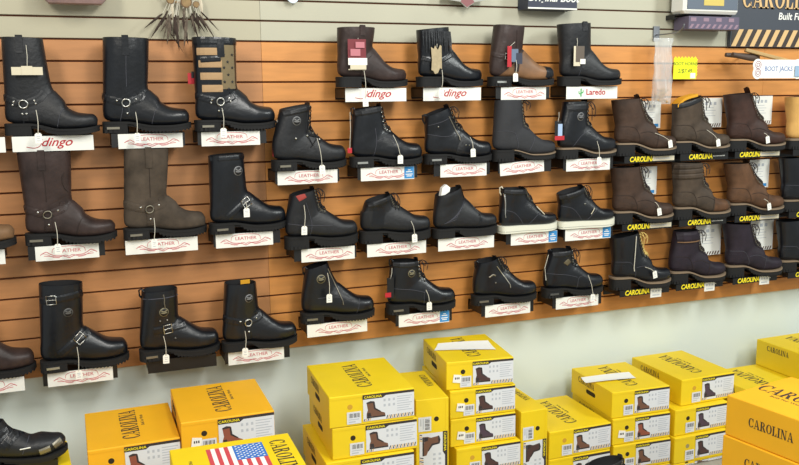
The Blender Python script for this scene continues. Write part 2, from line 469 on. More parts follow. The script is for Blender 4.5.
    def plate(s, m=ANT, u0=.06, u1=.2):
        mb = MB(); mb.bbox(-s.L/2+u0*s.L, -s.L/2+u1*s.L, -.0385*s.wk-.0006, -.033, .014, .022)
        return mb.build('heel_plate', m, s.root)
    def pull(s, x=None, m=BLK, zlo=.05, w=.022):
        x = (s.A[-1][0]+s.A[-1][2])/2 if x is None else x
        H = (s.Hb+s.Hf)/2
        mb = MB(); o = [s.side(x, H-zlo, .003), s.side(x, H-.006, .003)]
        y0 = o[1].y
        path = [o[0], (o[0]+o[1])/2, Vector((x, y0-.001, H+.003)), Vector((x, y0+.003, H+.008)), Vector((x, y0+.008, H+.004)), Vector((x, y0+.009, H-.02))]
        mb.grid([[p+Vector((-w/2, 0, 0)) for p in path], [p+Vector((w/2, 0, 0)) for p in path]])
        mb.grid([[p+Vector((-w/2, .0012, -.001)) for p in path], [p+Vector((w/2, .0012, -.001)) for p in path]])
        return mb.build('pull_strap', m, s.root)
    def heel_loop(s, m=BLK):
        px, pz = s.A[-1][0], s.A[-1][1]
        mb = MB(); mb.tube([(px+.002, 0, pz-.03), (px-.008, 0, pz-.015), (px-.009, 0, pz+.004), (px+.001, 0, pz+.008), (px+.008, 0, pz-.004)], .0035, 6)
        return mb.build('heel_loop', m, s.root, True)
    def harness(s, m=BLK, rx=-.075, rz=.105, studs=2, ringm=MET, sm=MET):
        X = s.X
        s.patch('harness_strap', [(X(.0), rz+.022), (X(.1), rz+.012), (rx-.016, rz+.002)], .026, m, .0032)
        s.patch('harness_strap', [(rx+.015, rz+.004), (rx+.05, rz+.018), (X(.445), rz+.040)], .026, m, .0032)
        s.patch('harness_strap', [(rx, rz-.012), (rx+.002, s.hh+.012)], .022, m, .0032)
        s.ring(rx, rz, .0135, ringm)
        d = .03
        for k in range(studs):
            zz = rz+.012-(.012*k if studs > 2 else 0)
        pts = [(rx-d, rz+.008), (rx+d+.004, rz+.012)]
        if studs > 2: pts += [(rx-d-.003, rz-.003), (rx+d+.008, rz+.001), (rx-.006, rz-.032), (rx+.007, rz-.032)]
        else: pts += [(rx+.002, rz-.036)]
        for x, z in pts: s.stud(x, z, .0042, sm)
    def tongue(s, m, up=.018, g0=.66, hw=.42):
        rows = []
        gs = [g0+(1-g0)*i/8 for i in range(9)]
        ts = [-hw+2*hw*j/6 for j in range(7)]
        for g in gs: rows.append([s.sf(g, t, .0015) for t in ts])
        d = (s.sf(1, 0)-s.sf(.93, 0)).normalized()
        for k in (.5, 1.): rows.append([p+d*up*k*(1-.25*abs(j-3)/3) for j, p in enumerate(rows[8])])
        top = rows[-1]
        mb = MB(); mb.grid(rows)
        back = [[p+Vector((-.004, 0, -.001)) for p in r] for r in rows[8:]]
        mb.grid(back); mb.grid([rows[-1], back[-1]])
        return mb.build('tongue', m, s.root, True)
    def laces(s, m=LACE, g0=.5, g1=.97, n=7, tw=.56, r=.0022, eyelet=ANT, bow=True, bowdrop=.05):
        rows = []
        for i in range(17):
            g = g0-.03+(g1+.02-g0)*i/16
            rows.append([s.sf(g, t, o) for t, o in ((tw*.62, -.001), (tw*.66, .0022), (tw*1.0, .0026), (tw*1.4, .0022), (tw*1.45, -.001))])
        em = MB(); em.grid(rows); em.add(rows[0], [(0, 1, 2, 3, 4)]); em.add(rows[-1], [(4, 3, 2, 1, 0)]); em.build('eyestay', s.root.children[0].data.materials[0] if 0 else s.um, s.root)
        mb = MB()
        for i in range(n):
            a = g0+(g1-g0)*i/n; b = g0+(g1-g0)*(i+1)/n
            for sg in (1, -1):
                mb.tube([s.sf(a+(b-a)*k/4, sg*tw*(1-k/2), .0062+.0025*(k == 2)) for k in range(5)], r, 5)
        mb.tube([s.sf(g0, tw*(1-k/3), .004) for k in range(7)], r, 5)
        mb.build('lacing', m, s.root, True)
        for i in range(0, n+1):
            g = g0+(g1-g0)*i/n; p = s.sf(g, tw*1.12, .0042); nn = s.nrm(g, tw*1.12)
            e = MB(); q = nn.to_track_quat('Z', 'Y'); R = [p+q @ Vector((.0036*math.cos(a), .0036*math.sin(a), 0)) for a in [k*math.pi/3 for k in range(6)]]
            e.tube(R, .0014, 4, 0, True); e.build('eyelet', eyelet, s.root, True)
        if bow:
            p = s.sf(min(.98, g1), .1, .006); b = MB()
            for sgn, dr, out in ((1, 1., .030), (1, .5, .022), (1, 1.25, .012)):
                q = [p, p+Vector((out*.5, -.012*sgn, .006*(1-dr*.6))), p+Vector((out, -.02*sgn, -bowdrop*.35*dr)), p+Vector((out*.8, -.024*sgn, -bowdrop*dr))]
                if dr < .6: q += [p+Vector((out*.35, -.02*sgn, -bowdrop*.5*dr)), p]
                P = cr([tuple(v) for v in q], 14)
                b.tube([Vector(v) for v in P], r*.7, 5)
            b.build('lace_bow', m, s.root, True)
    def stitch(s, paths, m=STI, w=.0022):
        mb = MB()
        for pts in paths:
            P = cr(pts, 5*(len(pts)-1)+1)
            mb.tube([s.side(x, z, .0006) for x, z in P], w/2, 4)
        return mb.build('stitching', m, s.root, True)
    def zipper(s, p0, p1, m=ANT):
        z = s.patch('zip_tape', [p0, ((p0[0]+p1[0])/2+.002, (p0[1]+p1[1])/2), p1], .009, BLK2, .0012, 5)
        t = s.patch('zip_teeth', [p0, ((p0[0]+p1[0])/2+.002, (p0[1]+p1[1])/2), p1], .0032, m, .0024, 5); t.parent = z
        sl = s.loop('zip_slider', [(p1[0], p1[1]), (p1[0]+.002, p1[1]-.016)], .002, m, .004, False, z)

# ------------------------------------------------------------------ display shelves
def wing_mesh(m=REDL):
    if 'wing' in _T: return _T['wing']
    mb = MB()
    def rib(pts, w):
        P = cr(pts, 6*(len(pts)-1)+1); a, b = [], []
        for i, p in enumerate(P):
            t = P[min(i+1, len(P)-1)]-P[max(i-1, 0)]; L = math.hypot(*t)+1e-9
            a.append((p[0]-t[1]/L*w/2, p[1]+t[0]/L*w/2, 0)); b.append((p[0]+t[1]/L*w/2, p[1]-t[0]/L*w/2, 0))
        mb.grid([a, b])
    for sx in (1, -1):
        rib([(sx*.094, -.004), (sx*.075, .004), (sx*.062, -.002), (sx*.045, -.008), (sx*.02, -.010), (0, -.0165)], .0022)
        rib([(sx*.082, -.007), (sx*.06, -.009), (sx*.035, -.0125), (sx*.012, -.008), (0, -.012)], .0018)
        rib([(sx*.055, .0), (sx*.052, .011), (sx*.036, .0165), (0, .0185)], .0016)
        rib([(sx*.088, .001), (sx*.07, -.004), (sx*.05, -.013), (sx*.03, -.015)], .0012)
    me = bpy.data.meshes.new('crest'); me.from_pydata(mb.v, [], mb.f); me.materials.append(m); _T['wing'] = me
    return me
def cactus(parent, x, z):
    mb = MB()
    def lobe(pts, w):
        P = cr(pts, 9); mb.tube([(a, 0, b) for a, b in P], w, 6)
    lobe([(0, -.017), (0, 0), (0, .017)], .0035); lobe([(0, -.006), (-.009, -.004), (-.010, .006)], .0025); lobe([(0, -.002), (.009, .0), (.010, .010)], .0025)
    mb.v = [(a+x, b*.08, c+z) for a, b, c in mb.v]
    return mb.build('cactus_print', GRN, parent, False)
def shelf(xc, zt, ref, kind, cx0=None, cx1=None, sticker=False, tilt=0., wtray=.25, zcard=.051, txtcol=None, dx=0., whitebit=None, badge=None):
    lab = {'dingo': 'black shelf with red script card under the %s',
           'crest': 'black shelf with red crest card under the %s',
           'cactus': 'black shelf with green cactus card under the %s',
           'bare': 'bare black shelf without a card under the %s',
           'strip': 'black shelf with yellow lettering under the %s'}[kind] % ref
    r = empty('display_shelf', (xc, 0, zt-.0008), 0, lab, 'shelf', 'display shelves on the slatwall')
    mb = MB(); D = .128
    hw = wtray/2
    lip = .048 if kind != 'strip' else .030
    mb.bbox(-hw, hw, -D, -.0005, -.004, 0); mb.bbox(-hw, hw, -D-.003, -D, -lip, 0)
    mb.bbox(-hw, hw, -.006, -.0005, -.045, -.004)
    mb.bbox(-hw, -hw+.003, -D, -.0005, -lip*.8, 0); mb.bbox(hw-.003, hw, -D, -.0005, -lip*.8, 0)
    mb.build('tray', BLKP, r)
    if kind in ('dingo', 'crest', 'cactus'):
        x0, x1 = (cx0-xc, cx1-xc)
        mb = MB(); w, h = x1-x0, zcard
        mb.bbox(-w/2, w/2, 0, .0012, -h/2, h/2)
        c = mb.build('label_card', CRD, r, loc=((x0+x1)/2, -D-.0046, -.002-h/2)); c.rotation_euler = (0, tilt, 0)
        if kind == 'dingo':
            o = inst(text_mesh('dingo', .041, RED, .0004, .42, sx=1.1), 'red_lettering', c, (.008, -.0006, .004), FR)
            mb = MB(); P = cr([(-.085, 0, -.010), (-.06, 0, -.014), (-.042, 0, -.006), (-.034, 0, .016)], 16)
            mb.tube([(a, b*0-.0004, c2) for a, b, c2 in P], .0012, 4); mb.build('red_flourish', RED, c)
        elif kind == 'crest':
            k = min(1, w/.21)
            inst(wing_mesh(), 'red_crest', c, (.004, -.0004, 0), FR, (k, 1.2, 1))
            inst(text_mesh('LEATHER', .017, REDL, .0001, 0, sx=1.15), 'red_lettering', c, (.004, -.0005, .006), FR)
        else:
            cactus(c, -.055, .001); inst(text_mesh('Laredo', .034, RED, .0006, 0), 'red_lettering', c, (.018, -.0005, .002), FR)
        if sticker:
            mb = MB(); mb.bbox(w/2-.042, w/2-.001, -.0006, 0, -h/2+.003, h/2-.001)
            s = mb.build('blue_sticker', BLUE, c)
            mb = MB()
            for zz, ww in ((.011, .012), (.004, .026), (-.006, .03), (-.013, .022)): mb.bbox(w/2-.0215-ww/2, w/2-.0215+ww/2, -.0009, -.0006, zz-.0018, zz+.0018)
            mb.build('sticker_print', CRD, c)
    elif kind == 'strip':
        inst(text_mesh('CAROLINA', .031, YEL, .0009, .18, sx=.86), 'yellow_lettering', r, (-.022+dx, -D-.0034, -.015), FR)
        mb = MB()
        for i in range(9): mb.bbox(.05+dx+i*.0075, .0545+dx+i*.0075, -D-.0034, -D-.003, -.016, -.0115)
        mb.build('small_white_print', CRD, r)
        if whitebit == 'strip':
            mb = MB(); mb.bbox(.034+dx, .130, -D-.0046, -D-.0036, -.024, -.004); st = mb.build('cream_size_sticker', CRM, r)
            mb = MB()
            for i in range(8): mb.bbox(.040+dx+i*.011, .047+dx+i*.011, -D-.005, -D-.0046, -.017, -.011)
            mb.build('size_print', GREYI, r)
        elif whitebit:
            xx, zz = whitebit
            mb = MB(); mb.bbox(xx-.03, xx+.03, -D-.0056, -D-.0046, zz-.022, zz+.02); mb.build('price_sticker', CRD, r)
            mb = MB()
            for i in range(3): mb.bbox(xx-.022+i*.016, xx-.011+i*.016, -D-.006, -D-.0056, zz+.003, zz+.012)
            mb.bbox(xx-.02, xx+.02, -D-.006, -D-.0056, zz-.014, zz-.008)
            mb.build('price_print', GREYI, r)
    return r

# ------------------------------------------------------------------ tags
def price_tag(top, card, ref, w=.022, h=.034, y=-.172, colr=CRDW, ang=0., lab=None):
    p = PX(card[0], card[1], y); t = PX(top[0], top[1], y+.004)
    r = empty('price_tag', p, 0, lab or 'white price tag on a string hanging from the %s' % ref, 'price tag', 'price tags on the boots')
    mb = MB()
    q = [(-w/2, 0, -h), (w/2, 0, -h), (w/2, 0, -.005), (w/2-.005, 0, 0), (-w/2+.005, 0, 0), (-w/2, 0, -.005)]
    mb.poly(q, (0, .0008, 0)); c = mb.build('tag_card', colr, r); c.rotation_euler = (0, ang, 0)
    mb = MB()
    for zz, ww in ((-.012, .012), (-.018, .009), (-.026, .012)): mb.bbox(-ww/2, ww/2, -.0004, 0, zz-.0012, zz+.0012)
    mb.build('tag_print', GREYI, c)
    d = t-p; sb = MB(); P = cr([tuple(d), tuple(d*.5+Vector((.003, -.003, 0))), (0, -.001, -.004)], 9)
    sb.tube([Vector(v) for v in P], .0012, 5); sb.build('string', STRG, r, True)
    return r
def hang_tag(layers, y, label, string=None):
    """layers: (u0, v0, u1, v1, material, depth) in order back to front"""
    u0, v0, u1, v1 = layers[0][:4]
    p = PX((u0+u1)/2, v0, y); r = empty('hang_tag', p, 0, label, 'hang tag')
    for i, (a, b, c, d, m, nm) in enumerate(layers):
        A, B = PX(a, b, y)-p, PX(c, d, y)-p
        mb = MB(); yy = -.0012*i
        mb.bbox(A.x, B.x, yy-.0006, yy+.0006, B.z, A.z); mb.build(nm, m, r)
    if string:
        t = PX(string[0], string[1], y+.006)-p
        sb = MB(); sb.tube([t, t*.5+Vector((.002, -.001, 0)), (0, 0, -.004)], .001, 5); sb.build('string', STRG, r, True)
    return r

# ------------------------------------------------------------------ the boots on the wall
ROW = dict(A=-.328, a=-.176, B=-.482, c=-.706, C=-.785, d=-1.160, D=-1.086)
YC = -.105
def boot_root(label, xc, z, yaw, cat='boot'):
    return empty('boot', (xc, YC, z+.0005), -math.radians(yaw), label, cat, 'boots displayed on the slatwall')
def mk(label, xc, row, yaw, Hb, Hf, cb, cf, **k):
    return Boot(boot_root(label, xc, ROW[row], yaw), Hb=Hb, Hf=Hf, cb=cb-xc, cf=cf-xc, **k)
TALL = dict(shw=.052, wrinkle=.012, tu=.53)

def backstay(b, m=STI, extra=()):
    X = b.X
    b.stitch([[(X(.2), b.zs(.2)+.004), (X(.24), .09), (X(.22), .12)], [(X(.56), b.zs(.5)+.004), (X(.60), .07), (X(.64), .088)], *extra], m)

# row A, left
b = mk('black tall harness boot with cream paper tag, at the far upper left', -.751, 'A', 4, .324, .32, -.89, -.762, toe='snip', tH=.05, ff=.018, **TALL)
b.upper([BLK2, LIN]); b.soles('plain'); b.harness(BLK2, -.083, .105, 6); b.pull(-.08, BLK2); backstay(b)
hang_tag([(11, 67, 43, 75, CRM, 'tag_card'), (21, 66, 33, 75, CRM, 'tag_fold')], -.165, 'long cream paper tag across the shaft of the upper left black boot', (26, 45))
b = mk('plain black tall harness boot beside the striped flag boot, upper left', -.44, 'A', 7, .328, .325, -.572, -.418, tH=.058, **TALL)
b.upper([BLK, LIN]); b.soles('lug'); b.harness(BLK, -.065, .105, 2); b.pull(-.055, BLK, .06); b.plate(); backstay(b)
b.stitch([[(-.06, .16), (-.058, .22), (-.055, .265)]])
b = mk('black harness boot with tan and black striped flag shaft and olive star panel', -.126, 'A', -6, .331, .329, -.272, -.117, tH=.06, **TALL)
b.upper([BLK, LIN]); b.soles('lug'); b.plate()
A = b.A[-1]; x0, x1 = A[0]+.006, A[2]-.006
TANF = mat('tan_canvas', 'ab8c68', .9, bump=.2, bscale=120); OLF = mat('olive_canvas', '77694e', .9, bump=.2, bscale=120)
xm = x0+.083
b.patch('olive_star_panel', [(xm+.028, .305), (xm+.032, .23), (xm+.034, .15)], .068, OLF, .0016, 6)
for i in range(4): b.patch('tan_stripe', [(x0+.002+.004*i, .281-.043*i), (xm+.0+.001*i, .281-.043*i)], .025, TANF, .0018, 6)
for px, pz in ((.008, .27), (.04, .27), (.022, .245), (.008, .225), (.04, .225), (.024, .2), (.01, .175), (.04, .175), (.026, .15)):
    q = [(xm+px+.0065*(1 if k % 2 == 0 else .42)*math.sin(k*math.pi/5), pz+.0065*(1 if k % 2 == 0 else .42)*math.cos(k*math.pi/5)) for k in range(10)]
    mb = MB(); mb.add([b.side(x, z, .0026) for x, z in q]+[b.side(xm+px, pz, .003)], [(k, (k+1) % 10, 10) for k in range(10)]); mb.build('black_star', BLK2, b.root)
b.patch('collar_band', [(x0-.004, .318), ((x0+x1)/2, .318), (x1+.004, .318)], .028, BLK, .003, 6)
b.patch('strap_tab', [(xm-.004, .325), (xm-.002, .262)], .026, BLK, .004, 6)
b.patch('strap_tab', [(x0+.012, .252), (xm-.004, .256)], .02, BLK, .0035, 6)
b.harness(BLK, -.065, .105, 6)
hang_tag([(187.5, 73, 195, 84, RED, 'red_tag'), (191, 71.5, 195, 78, BLKP, 'black_clip')], -.10, 'small red tag behind the striped flag boot')

# row A, right
b = mk('short brown pull-on boot with large red tag', .408, 'a', -9, .222, .224, .266, .416, toe='snip', tH=.05, ff=.02, shw=.05)
b.upper([DBR, LIN]); b.soles('plain'); b.pull(-.065, DBR, .03); b.stitch([[(b.X(.28), b.zs(.28)+.004), (b.X(.3), .085), (b.X(.44), .12)]], STB)
hang_tag([(348.5, 69, 366, 70, CRM, 'backing'), (347.5, 39, 366, 60, mat('dark_red_print', '701824', .5), 'booklet'), (348, 58, 367, 65, CRDW, 'barcode_strip'), (350, 65, 366, 69.5, CRM, 'cream_strip'), (350, 49, 360, 56, mat('pink_print', 'b8707a', .6), 'script_print'), (355, 42, 364, 48, mat('pink_print', 'b8707a', .6), 'script_print')], -.174, 'large red printed tag with white barcode strip on the short brown boot', (358, 38))
b = mk('short black boot with leather fringe round the collar', .738, 'a', -9, .218, .232, .588, .722, toe='snip', tH=.05, ff=.02, shw=.05)
b.upper([BLK, LIN]); b.soles('plain')
mb = MB(); A = b.A[-1]
for i in range(15):
    x = A[0]+.008+i*(A[2]-A[0]-.014)/14; h = .055+.03*abs(math.sin(i*2.1))
    P = [b.side(x+.001, .214, .003), b.side(x+.003, .214-h*.5, .006), b.side(x+.005, .214-h, .008)]
    mb.grid([[p+Vector((-.0034, 0, 0)) for p in P[:2]]+[P[2]+Vector((-.001, 0, 0))], [p+Vector((.0034, 0, 0)) for p in P[:2]]+[P[2]+Vector((.001, 0, 0))]])
mb.build('fringe', BLK2, b.root); b.patch('ankle_strap', [(b.X(.02), .11), (b.X(.25), .1), (b.X(.48), .13)], .02, BLK, .003)
p = PX(436, 46, -.17); r = empty('hang_tag', p, 0, 'ragged tan suede tag on the fringed black boot', 'hang tag')
mb = MB(); q = []
pts = [(431, 47), (434, 49), (435, 45.5), (438, 50), (440, 45), (441.5, 46), (442, 69), (440, 68), (438, 73), (435, 74), (433.5, 71), (431.5, 70), (432, 60)]
mb.poly([tuple(PX(a, c, -.17)-p) for a, c in pts], (0, .0015, 0)); mb.build('suede_tag', mat('tan_suede', 'a99a7c', .95, noise=.12, nscale=60), r)
mb = MB(); mb.tube([PX(437, 38, -.165)-p, PX(437, 47, -.1705)-p], .001, 5); mb.build('string', STRG, r)
b = mk('two-tone brown and cognac boot with black toe and buckles', 1.06, 'a', -2, .246, .238, .934, 1.066, tH=.056, shw=.048, wrinkle=.015)
b.upper([DBR, LIN, COG], split=.55); b.soles('lug'); b.plate(MET)
b.patch('dark_toe_overlay', [(b.X(.88), b.zs(.88)+.004), (b.X(.90), .055), (b.X(.89), .085)], [.05, .05], BLK, .0012, 5)
b.patch('shaft_strap', [(b.X(.0), .13), (b.X(.2), .12), (b.X(.46), .165)], .02, DBR, .003); b.buckle(b.X(.2), .12, .022, .022)
b.patch('side_panel', [(b.X(.36), .225), (b.X(.37), .16), (b.X(.36), .1), (b.X(.35), .06)], .02, DBR, .0025)
hang_tag([(507.5, 46, 511.5, 67, RED, 'red_loop'), (511.5, 49, 518, 62, mat('blue_grey_tag', '5f6f86', .5), 'blue_tag'), (516, 53, 522, 64, NAVY, 'navy_tag')], -.168, 'red and blue hanging tags on the two-tone boot', (515, 42))
b = mk('plain black pull-on roper boot above the green cactus card', 1.392, 'a', 1, .253, .26, 1.233, 1.382, toe='snip', tH=.05, ff=.02, shw=.05)
b.upper([BLK2, LIN]); b.soles('plain'); b.pull(-.06, BLK2, .03); b.stitch([[(b.X(.26), b.zs(.3)+.004), (b.X(.3), .09), (b.X(.45), .13)]])
hang_tag([(574, 46, 580, 66, CRM, 'tan_tag'), (576, 46, 584, 62, mat('taupe_card', '5d5248', .6), 'taupe_tag'), (580, 59, 585, 64, CRDW, 'white_sticker')], -.168, 'tan and taupe hanging tags on the plain black roper boot', (577, 38))

# row B
b = mk('black ankle boot with yellow-grey emblem and crossed side lacing, under the flag boot',   .149, 'B', -8, .226, .246, .037, .151, tH=.064, shw=.046)
b.upper([BLK2, LIN]); b.soles('lug'); b.plate(); b.emblem(-.065, .185); b.tongue(BLK2, .008); b.laces(n=5, bow=False)
for i, (p0, p1) in enumerate([((-.01, .21), (-.02, .13)), ((-.02, .13), (.03, .12)), ((-.005, .17), (.03, .1)), ((.03, .13), (-.01, .085)), ((-.02, .13), (.0, .09))]):
    b.loop('side_lace', [p0, ((p0[0]+p1[0])/2, (p0[1]+p1[1])/2), p1], .0018, LACE, .004, False)
for x, z in ((-.068, .12), (-.02, .128), (.028, .112)): b.stud(x, z)
b.patch('padded_collar', [(b.A[-1][0]+.004, .212), (b.A[-1][2]-.008, .232)], .02, BLK2, .006)
hang_tag([(276, 135, 279, 150, GREYI, 'grey_tag'), (272.5, 150, 279.5, 156, RED, 'red_tag')], -.125, 'grey and red tag at the heel of the emblem lace-up boot', (277, 120))
b = mk('black lace-up work boot between two short boots, blue sticker on its shelf', .462, 'B', -1, .221, .235, .327, .437, tH=.062, shw=.042)
b.upper([BLK, LIN]); b.soles('lug'); b.plate(MET); b.tongue(BLK, .012); b.laces(n=7, bow=False, eyelet=MET)
b.stitch([[(b.X(.28), b.zs(.28)+.004), (b.X(.32), .1), (b.X(.3), .15)], [(b.X(.32), .1), (b.X(.5), .115), (b.X(.58), .09)]])
b.patch('padded_collar', [(b.A[-1][0]+.004, .208), (b.A[-1][2]-.01, .222)], .022, BLK2, .006); b.heel_loop()
b.loop('hanging_lace', [(b.X(.0), .2), (b.X(-.01), .15), (b.X(.0), .09)], .002, LACE, .004, False)
hang_tag([(347.5, 148, 352, 153, RED, 'red_tag')], -.125, 'tiny red tag at the heel of the black lace-up work boot', (350, 112))
b = mk('black hiker boot with side zip and sloping collar, below the fringed boot', .772, 'B', -2, .19, .226, .624, .727, tH=.062, shw=.044)
b.upper([BLK, LIN]); b.soles('lug'); b.plate(MET); b.tongue(BLK2, .014); b.laces(n=6, bow=True, bowdrop=.04)
b.zipper((b.X(.3), .19), (b.X(.46), .11)); b.stud(b.X(.14), .15, .003); b.heel_loop()
b.stitch([[(b.X(.02), .12), (b.X(.25), .11), (b.X(.48), .12)], [(b.X(.02), .155), (b.X(.2), .17), (b.X(.36), .19)]])
b.patch('vamp_overlay', [(b.X(.46), b.zs(.4)+.006), (b.X(.5), .075), (b.X(.56), .1)], .03, BLK2, .002); b.stud(b.X(.55), .075, .003); b.stud(b.X(.6), .073, .003)
b = mk('tall charcoal nubuck lace-up boot without emblem', 1.0755, 'B', -3, .25, .25, .94, 1.054, tH=.056, shw=.042, hh=.045)
b.upper([GRY, LIN]); b.soles('lug', welt_mat=SOLE); b.tongue(GRY, .008); b.laces(n=9, bow=True, bowdrop=.03)
b.stitch([[(b.X(.34), b.zs(.3)+.004), (b.X(.33), .08), (b.X(.26), .12), (b.X(.01), .125)], [(b.X(.5), b.zs(.5)+.004), (b.X(.58), .08), (b.X(.6), .098)]])
mb = MB(); b.slab(mb, [.28+.04*i for i in range(18)]+[1.], lambda u: b.zs(u)+.0032, lambda u: b.zs(u)-.001, .0062); mb.build('tan_edge', WELT, b.root)
b = mk('black lace-up boot with tan welt and grey emblem on the shaft', 1.382, 'B', -4, .238, .24, 1.263, 1.372, tH=.06, shw=.042, hh=.046)
b.upper([BLK, LIN]); b.soles('logger', welt_mat=WELT); b.tongue(BLK2, .01); b.laces(n=7, bow=True, bowdrop=.06); b.emblem(-.06, .178, .018)
b.patch('padded_collar', [(b.A[-1][0]+.002, .215), (b.A[-1][2]-.008, .218)], .03, BLK2, .006)
b.stitch([[(b.X(.2), b.zs(.2)+.006), (b.X(.3), .09), (b.X(.45), .115), (b.X(.6), .09)]])
hang_tag([(555, 121, 561, 138, BLKP, 'black_tag'), (558, 124, 562, 136, mat('pale_blue_tag', '9fb6d6', .5), 'blue_tag'), (554.5, 136, 564, 140, RED, 'red_tag')], -.15, 'black, blue and red tag at the heel of the tan-welted emblem boot', (559, 112))

# logger style work boots on the right
def logger(label, xc, row, yaw, Hb, Hf, cb, cf, m, lace=LACEB, welt=WELT, n=9, tip=.022, soft=False, sm=STB, **k):
    b = mk(label, xc, row, yaw+3, Hb, Hf, cb, cf, hh=.056, ff=.028, tu=.545, zt=.162, tH=k.pop('tH', .054), shw=.044, wrinkle=.012, **k)
    b.upper([m, LIN]); b.soles('logger', welt_mat=welt, welt_t=.006); b.tongue(m, tip); b.laces(lace, n=n, bow=True, bowdrop=.045, r=.0026)
    X = b.X
    b.stitch([[(X(.36), b.zs(.36)+.005), (X(.34), .09), (X(.25), .125), (X(.01), .128)], [(X(.62), b.zs(.6)+.005), (X(.64), .08), (X(.67), .095)], [(X(.36), .10), (X(.5), .105), (X(.64), .088)]], sm)
    b.patch('heel_counter', [(X(.02), b.hh+.03), (X(.15), b.hh+.032), (X(.27), b.hh+.02)], .05, m, .0012, 5)
    return b
logger('brown lace-up logger boot, leftmost of the top brown row, under the plastic bag', 1.687, 'B', 4, .242, .25, 1.522, 1.650, BRN)
b = logger('grey-brown lace-up boot with yellow collar lining, middle of the top brown row', 1.99, 'B', 2, .222, .255, 1.844, 1.980, BRN3, tip=.006)
A = b.A[-1]
mb = MB(); P = cr([(A[0]+.004, .0, .218), (A[0]+.04, .0, .25), (A[2]-.03, .0, .268)], 9)
mb.grid([[(x, -.03, z) for x, y, z in P], [(x, .03, z) for x, y, z in P]]); mb.grid([[(x, -.03, z-.012) for x, y, z in P], [(x, -.03, z) for x, y, z in P]])
mb.build('yellow_padded_lining', YLIN, b.root)
b.patch('black_collar', [(A[0]+.004, .212), (A[0]+.05, .222), (A[2]-.02, .245)], .02, BLK2, .004)
logger('tallest dark brown lace-up boot, rightmost of the top brown row', 2.313, 'B', 7, .258, .270, 2.141, 2.267, CHO, tip=.03)
logger('medium brown lace-up boot in the second brown row, beside the white-soled sneakers', 1.687, 'C', 4, .25, .253, 1.527, 1.662, BRN)
b = logger('brown lace-up boot with thick padded collar rolls, middle of second brown row', 2.013, 'C', 3, .262, .257, 1.858, 1.998, BRN3, tip=.004)
for z in (.245, .222, .2): b.patch('collar_roll', [(b.A[-1][0]+.003, z-.002), (b.X(.25), z), (b.A[-1][2]-.008, z+.002)], .022, BRN2 if 0 else BRN3, .0075)
b.patch('toe_overlay', [(b.X(.80), b.zs(.8)+.006), (b.X(.80), .06), (b.X(.81), .088)], .09, BRN2, .0014, 5)
logger('tan-brown lace-up boot, rightmost of the second brown row', 2.331, 'C', 5, .243, .245, 2.161, 2.281, BRN2)
b = logger('black logger boot with yellow-flecked laces in the bottom right row', 1.690, 'D', 3, .236, .257, 1.532, 1.668, BLK, LACEY, tip=.006, sm=STI)
b.loop('pale_side_lace', [(b.X(.32), .245), (b.X(.315), .17), (b.X(.31), .1), (b.X(.32), .085)], .0019, STRG, .005, False)
b = logger('dark chocolate lace-up boot with folded leather collar in the bottom right row', 2.006, 'D', 2, .243, .246, 1.881, 1.995, AUB, tip=.004)
b.patch('folded_collar', [(b.A[-1][0]+.002, .22), (b.A[-1][2]-.006, .222)], .042, AUB, .008); b.patch('collar_edge', [(b.A[-1][0]+.002, .197), (b.A[-1][2]-.006, .199)], .005, TAN, .0085)
logger('dark aubergine lace-up logger boot, rightmost full boot of the bottom row', 2.343, 'D', 7, .261, .252, 2.174, 2.313, AUB, tip=.004, sm=STI)
# partial ones at the right edge
b = mk('wheat nubuck boot cut by the right edge of the photo', 2.66, 'B', 3, .245, .25, 2.50, 2.63, hh=.05, ff=.03, shw=.048)
b.upper([WHT_L, LIN]); b.soles('logger', welt_mat=WELT, welt_t=.009); b.tongue(WHT_L, .008); b.laces(LACEB, n=8)
logger('black lace-up boot at the right edge, between the wheat boot and bottom row', 2.655, 'C', 3, .258, .262, 2.49, 2.62, BLK, tip=.006, sm=STI)
logger('black lace-up boot at the lower right edge of the display', 2.665, 'D', 4, .25, .255, 2.50, 2.63, BLK, tip=.006, sm=STI)

# row C, left and middle
b = mk('dark brown tall harness boot below the far upper left boot', -.716, 'c', 4, .322, .320, -.873, -.700, toe='snip', tH=.052, ff=.022, shw=.054, wrinkle=.02, tu=.53)
b.upper([DBR, LIN]); b.soles('lug'); b.harness(DBR, -.07, .108, 2, ANT); b.plate(); b.pull(-.075, DBR, .06); backstay(b, STB, ([(-.07, .15), (-.07, .22), (-.075, .28)],))
b.stitch([[(-.0, .18), (-.012, .2), (-.016, .23), (-.008, .25)]], STB, .003)
b = mk('olive brown suede harness boot in the middle of the left wall', -.396, 'c', -5, .322, .320, -.525, -.372, tH=.06, L=.297, **TALL)
b.upper([OLV, LIN]); b.soles('lug'); b.harness(OLV, -.06, .108, 2, ANT); b.plate(); b.pull(-.055, OLV, .065); b.stitch([[(-.055, .15), (-.055, .21), (-.055, .265)]], STB)
b = mk('black engineer boot with one silver buckle and round shaft emblem, left wall', -.094, 'c', -7, .287, .294, -.234, -.106, L=.297, tH=.064, shw=.05)
b.upper([BLK, LIN]); b.soles('lug'); b.plate(); b.emblem(-.045, .232, .018)
b.patch('instep_strap', [(b.X(.2), .062), (b.X(.36), .098), (b.X(.52), .13)], .024, BLK, .0035); b.buckle(b.X(.44), .112, .03, .03, .5); b.patch('collar_band', [(b.A[-1][0]+.002, .278), (b.A[-1][2]-.004, .282)], .018, BLK, .003)
b = mk('black tactical lace-up boot with red patch in the collar', .190, 'C', -5, .205, .226, .066, .160, L=.30, tH=.06, shw=.044, hh=.046, ff=.034)
b.upper([BLK2, LIN]); b.soles('lug'); b.tongue(BLK2, .012); b.laces(n=8, bow=True, bowdrop=.045)
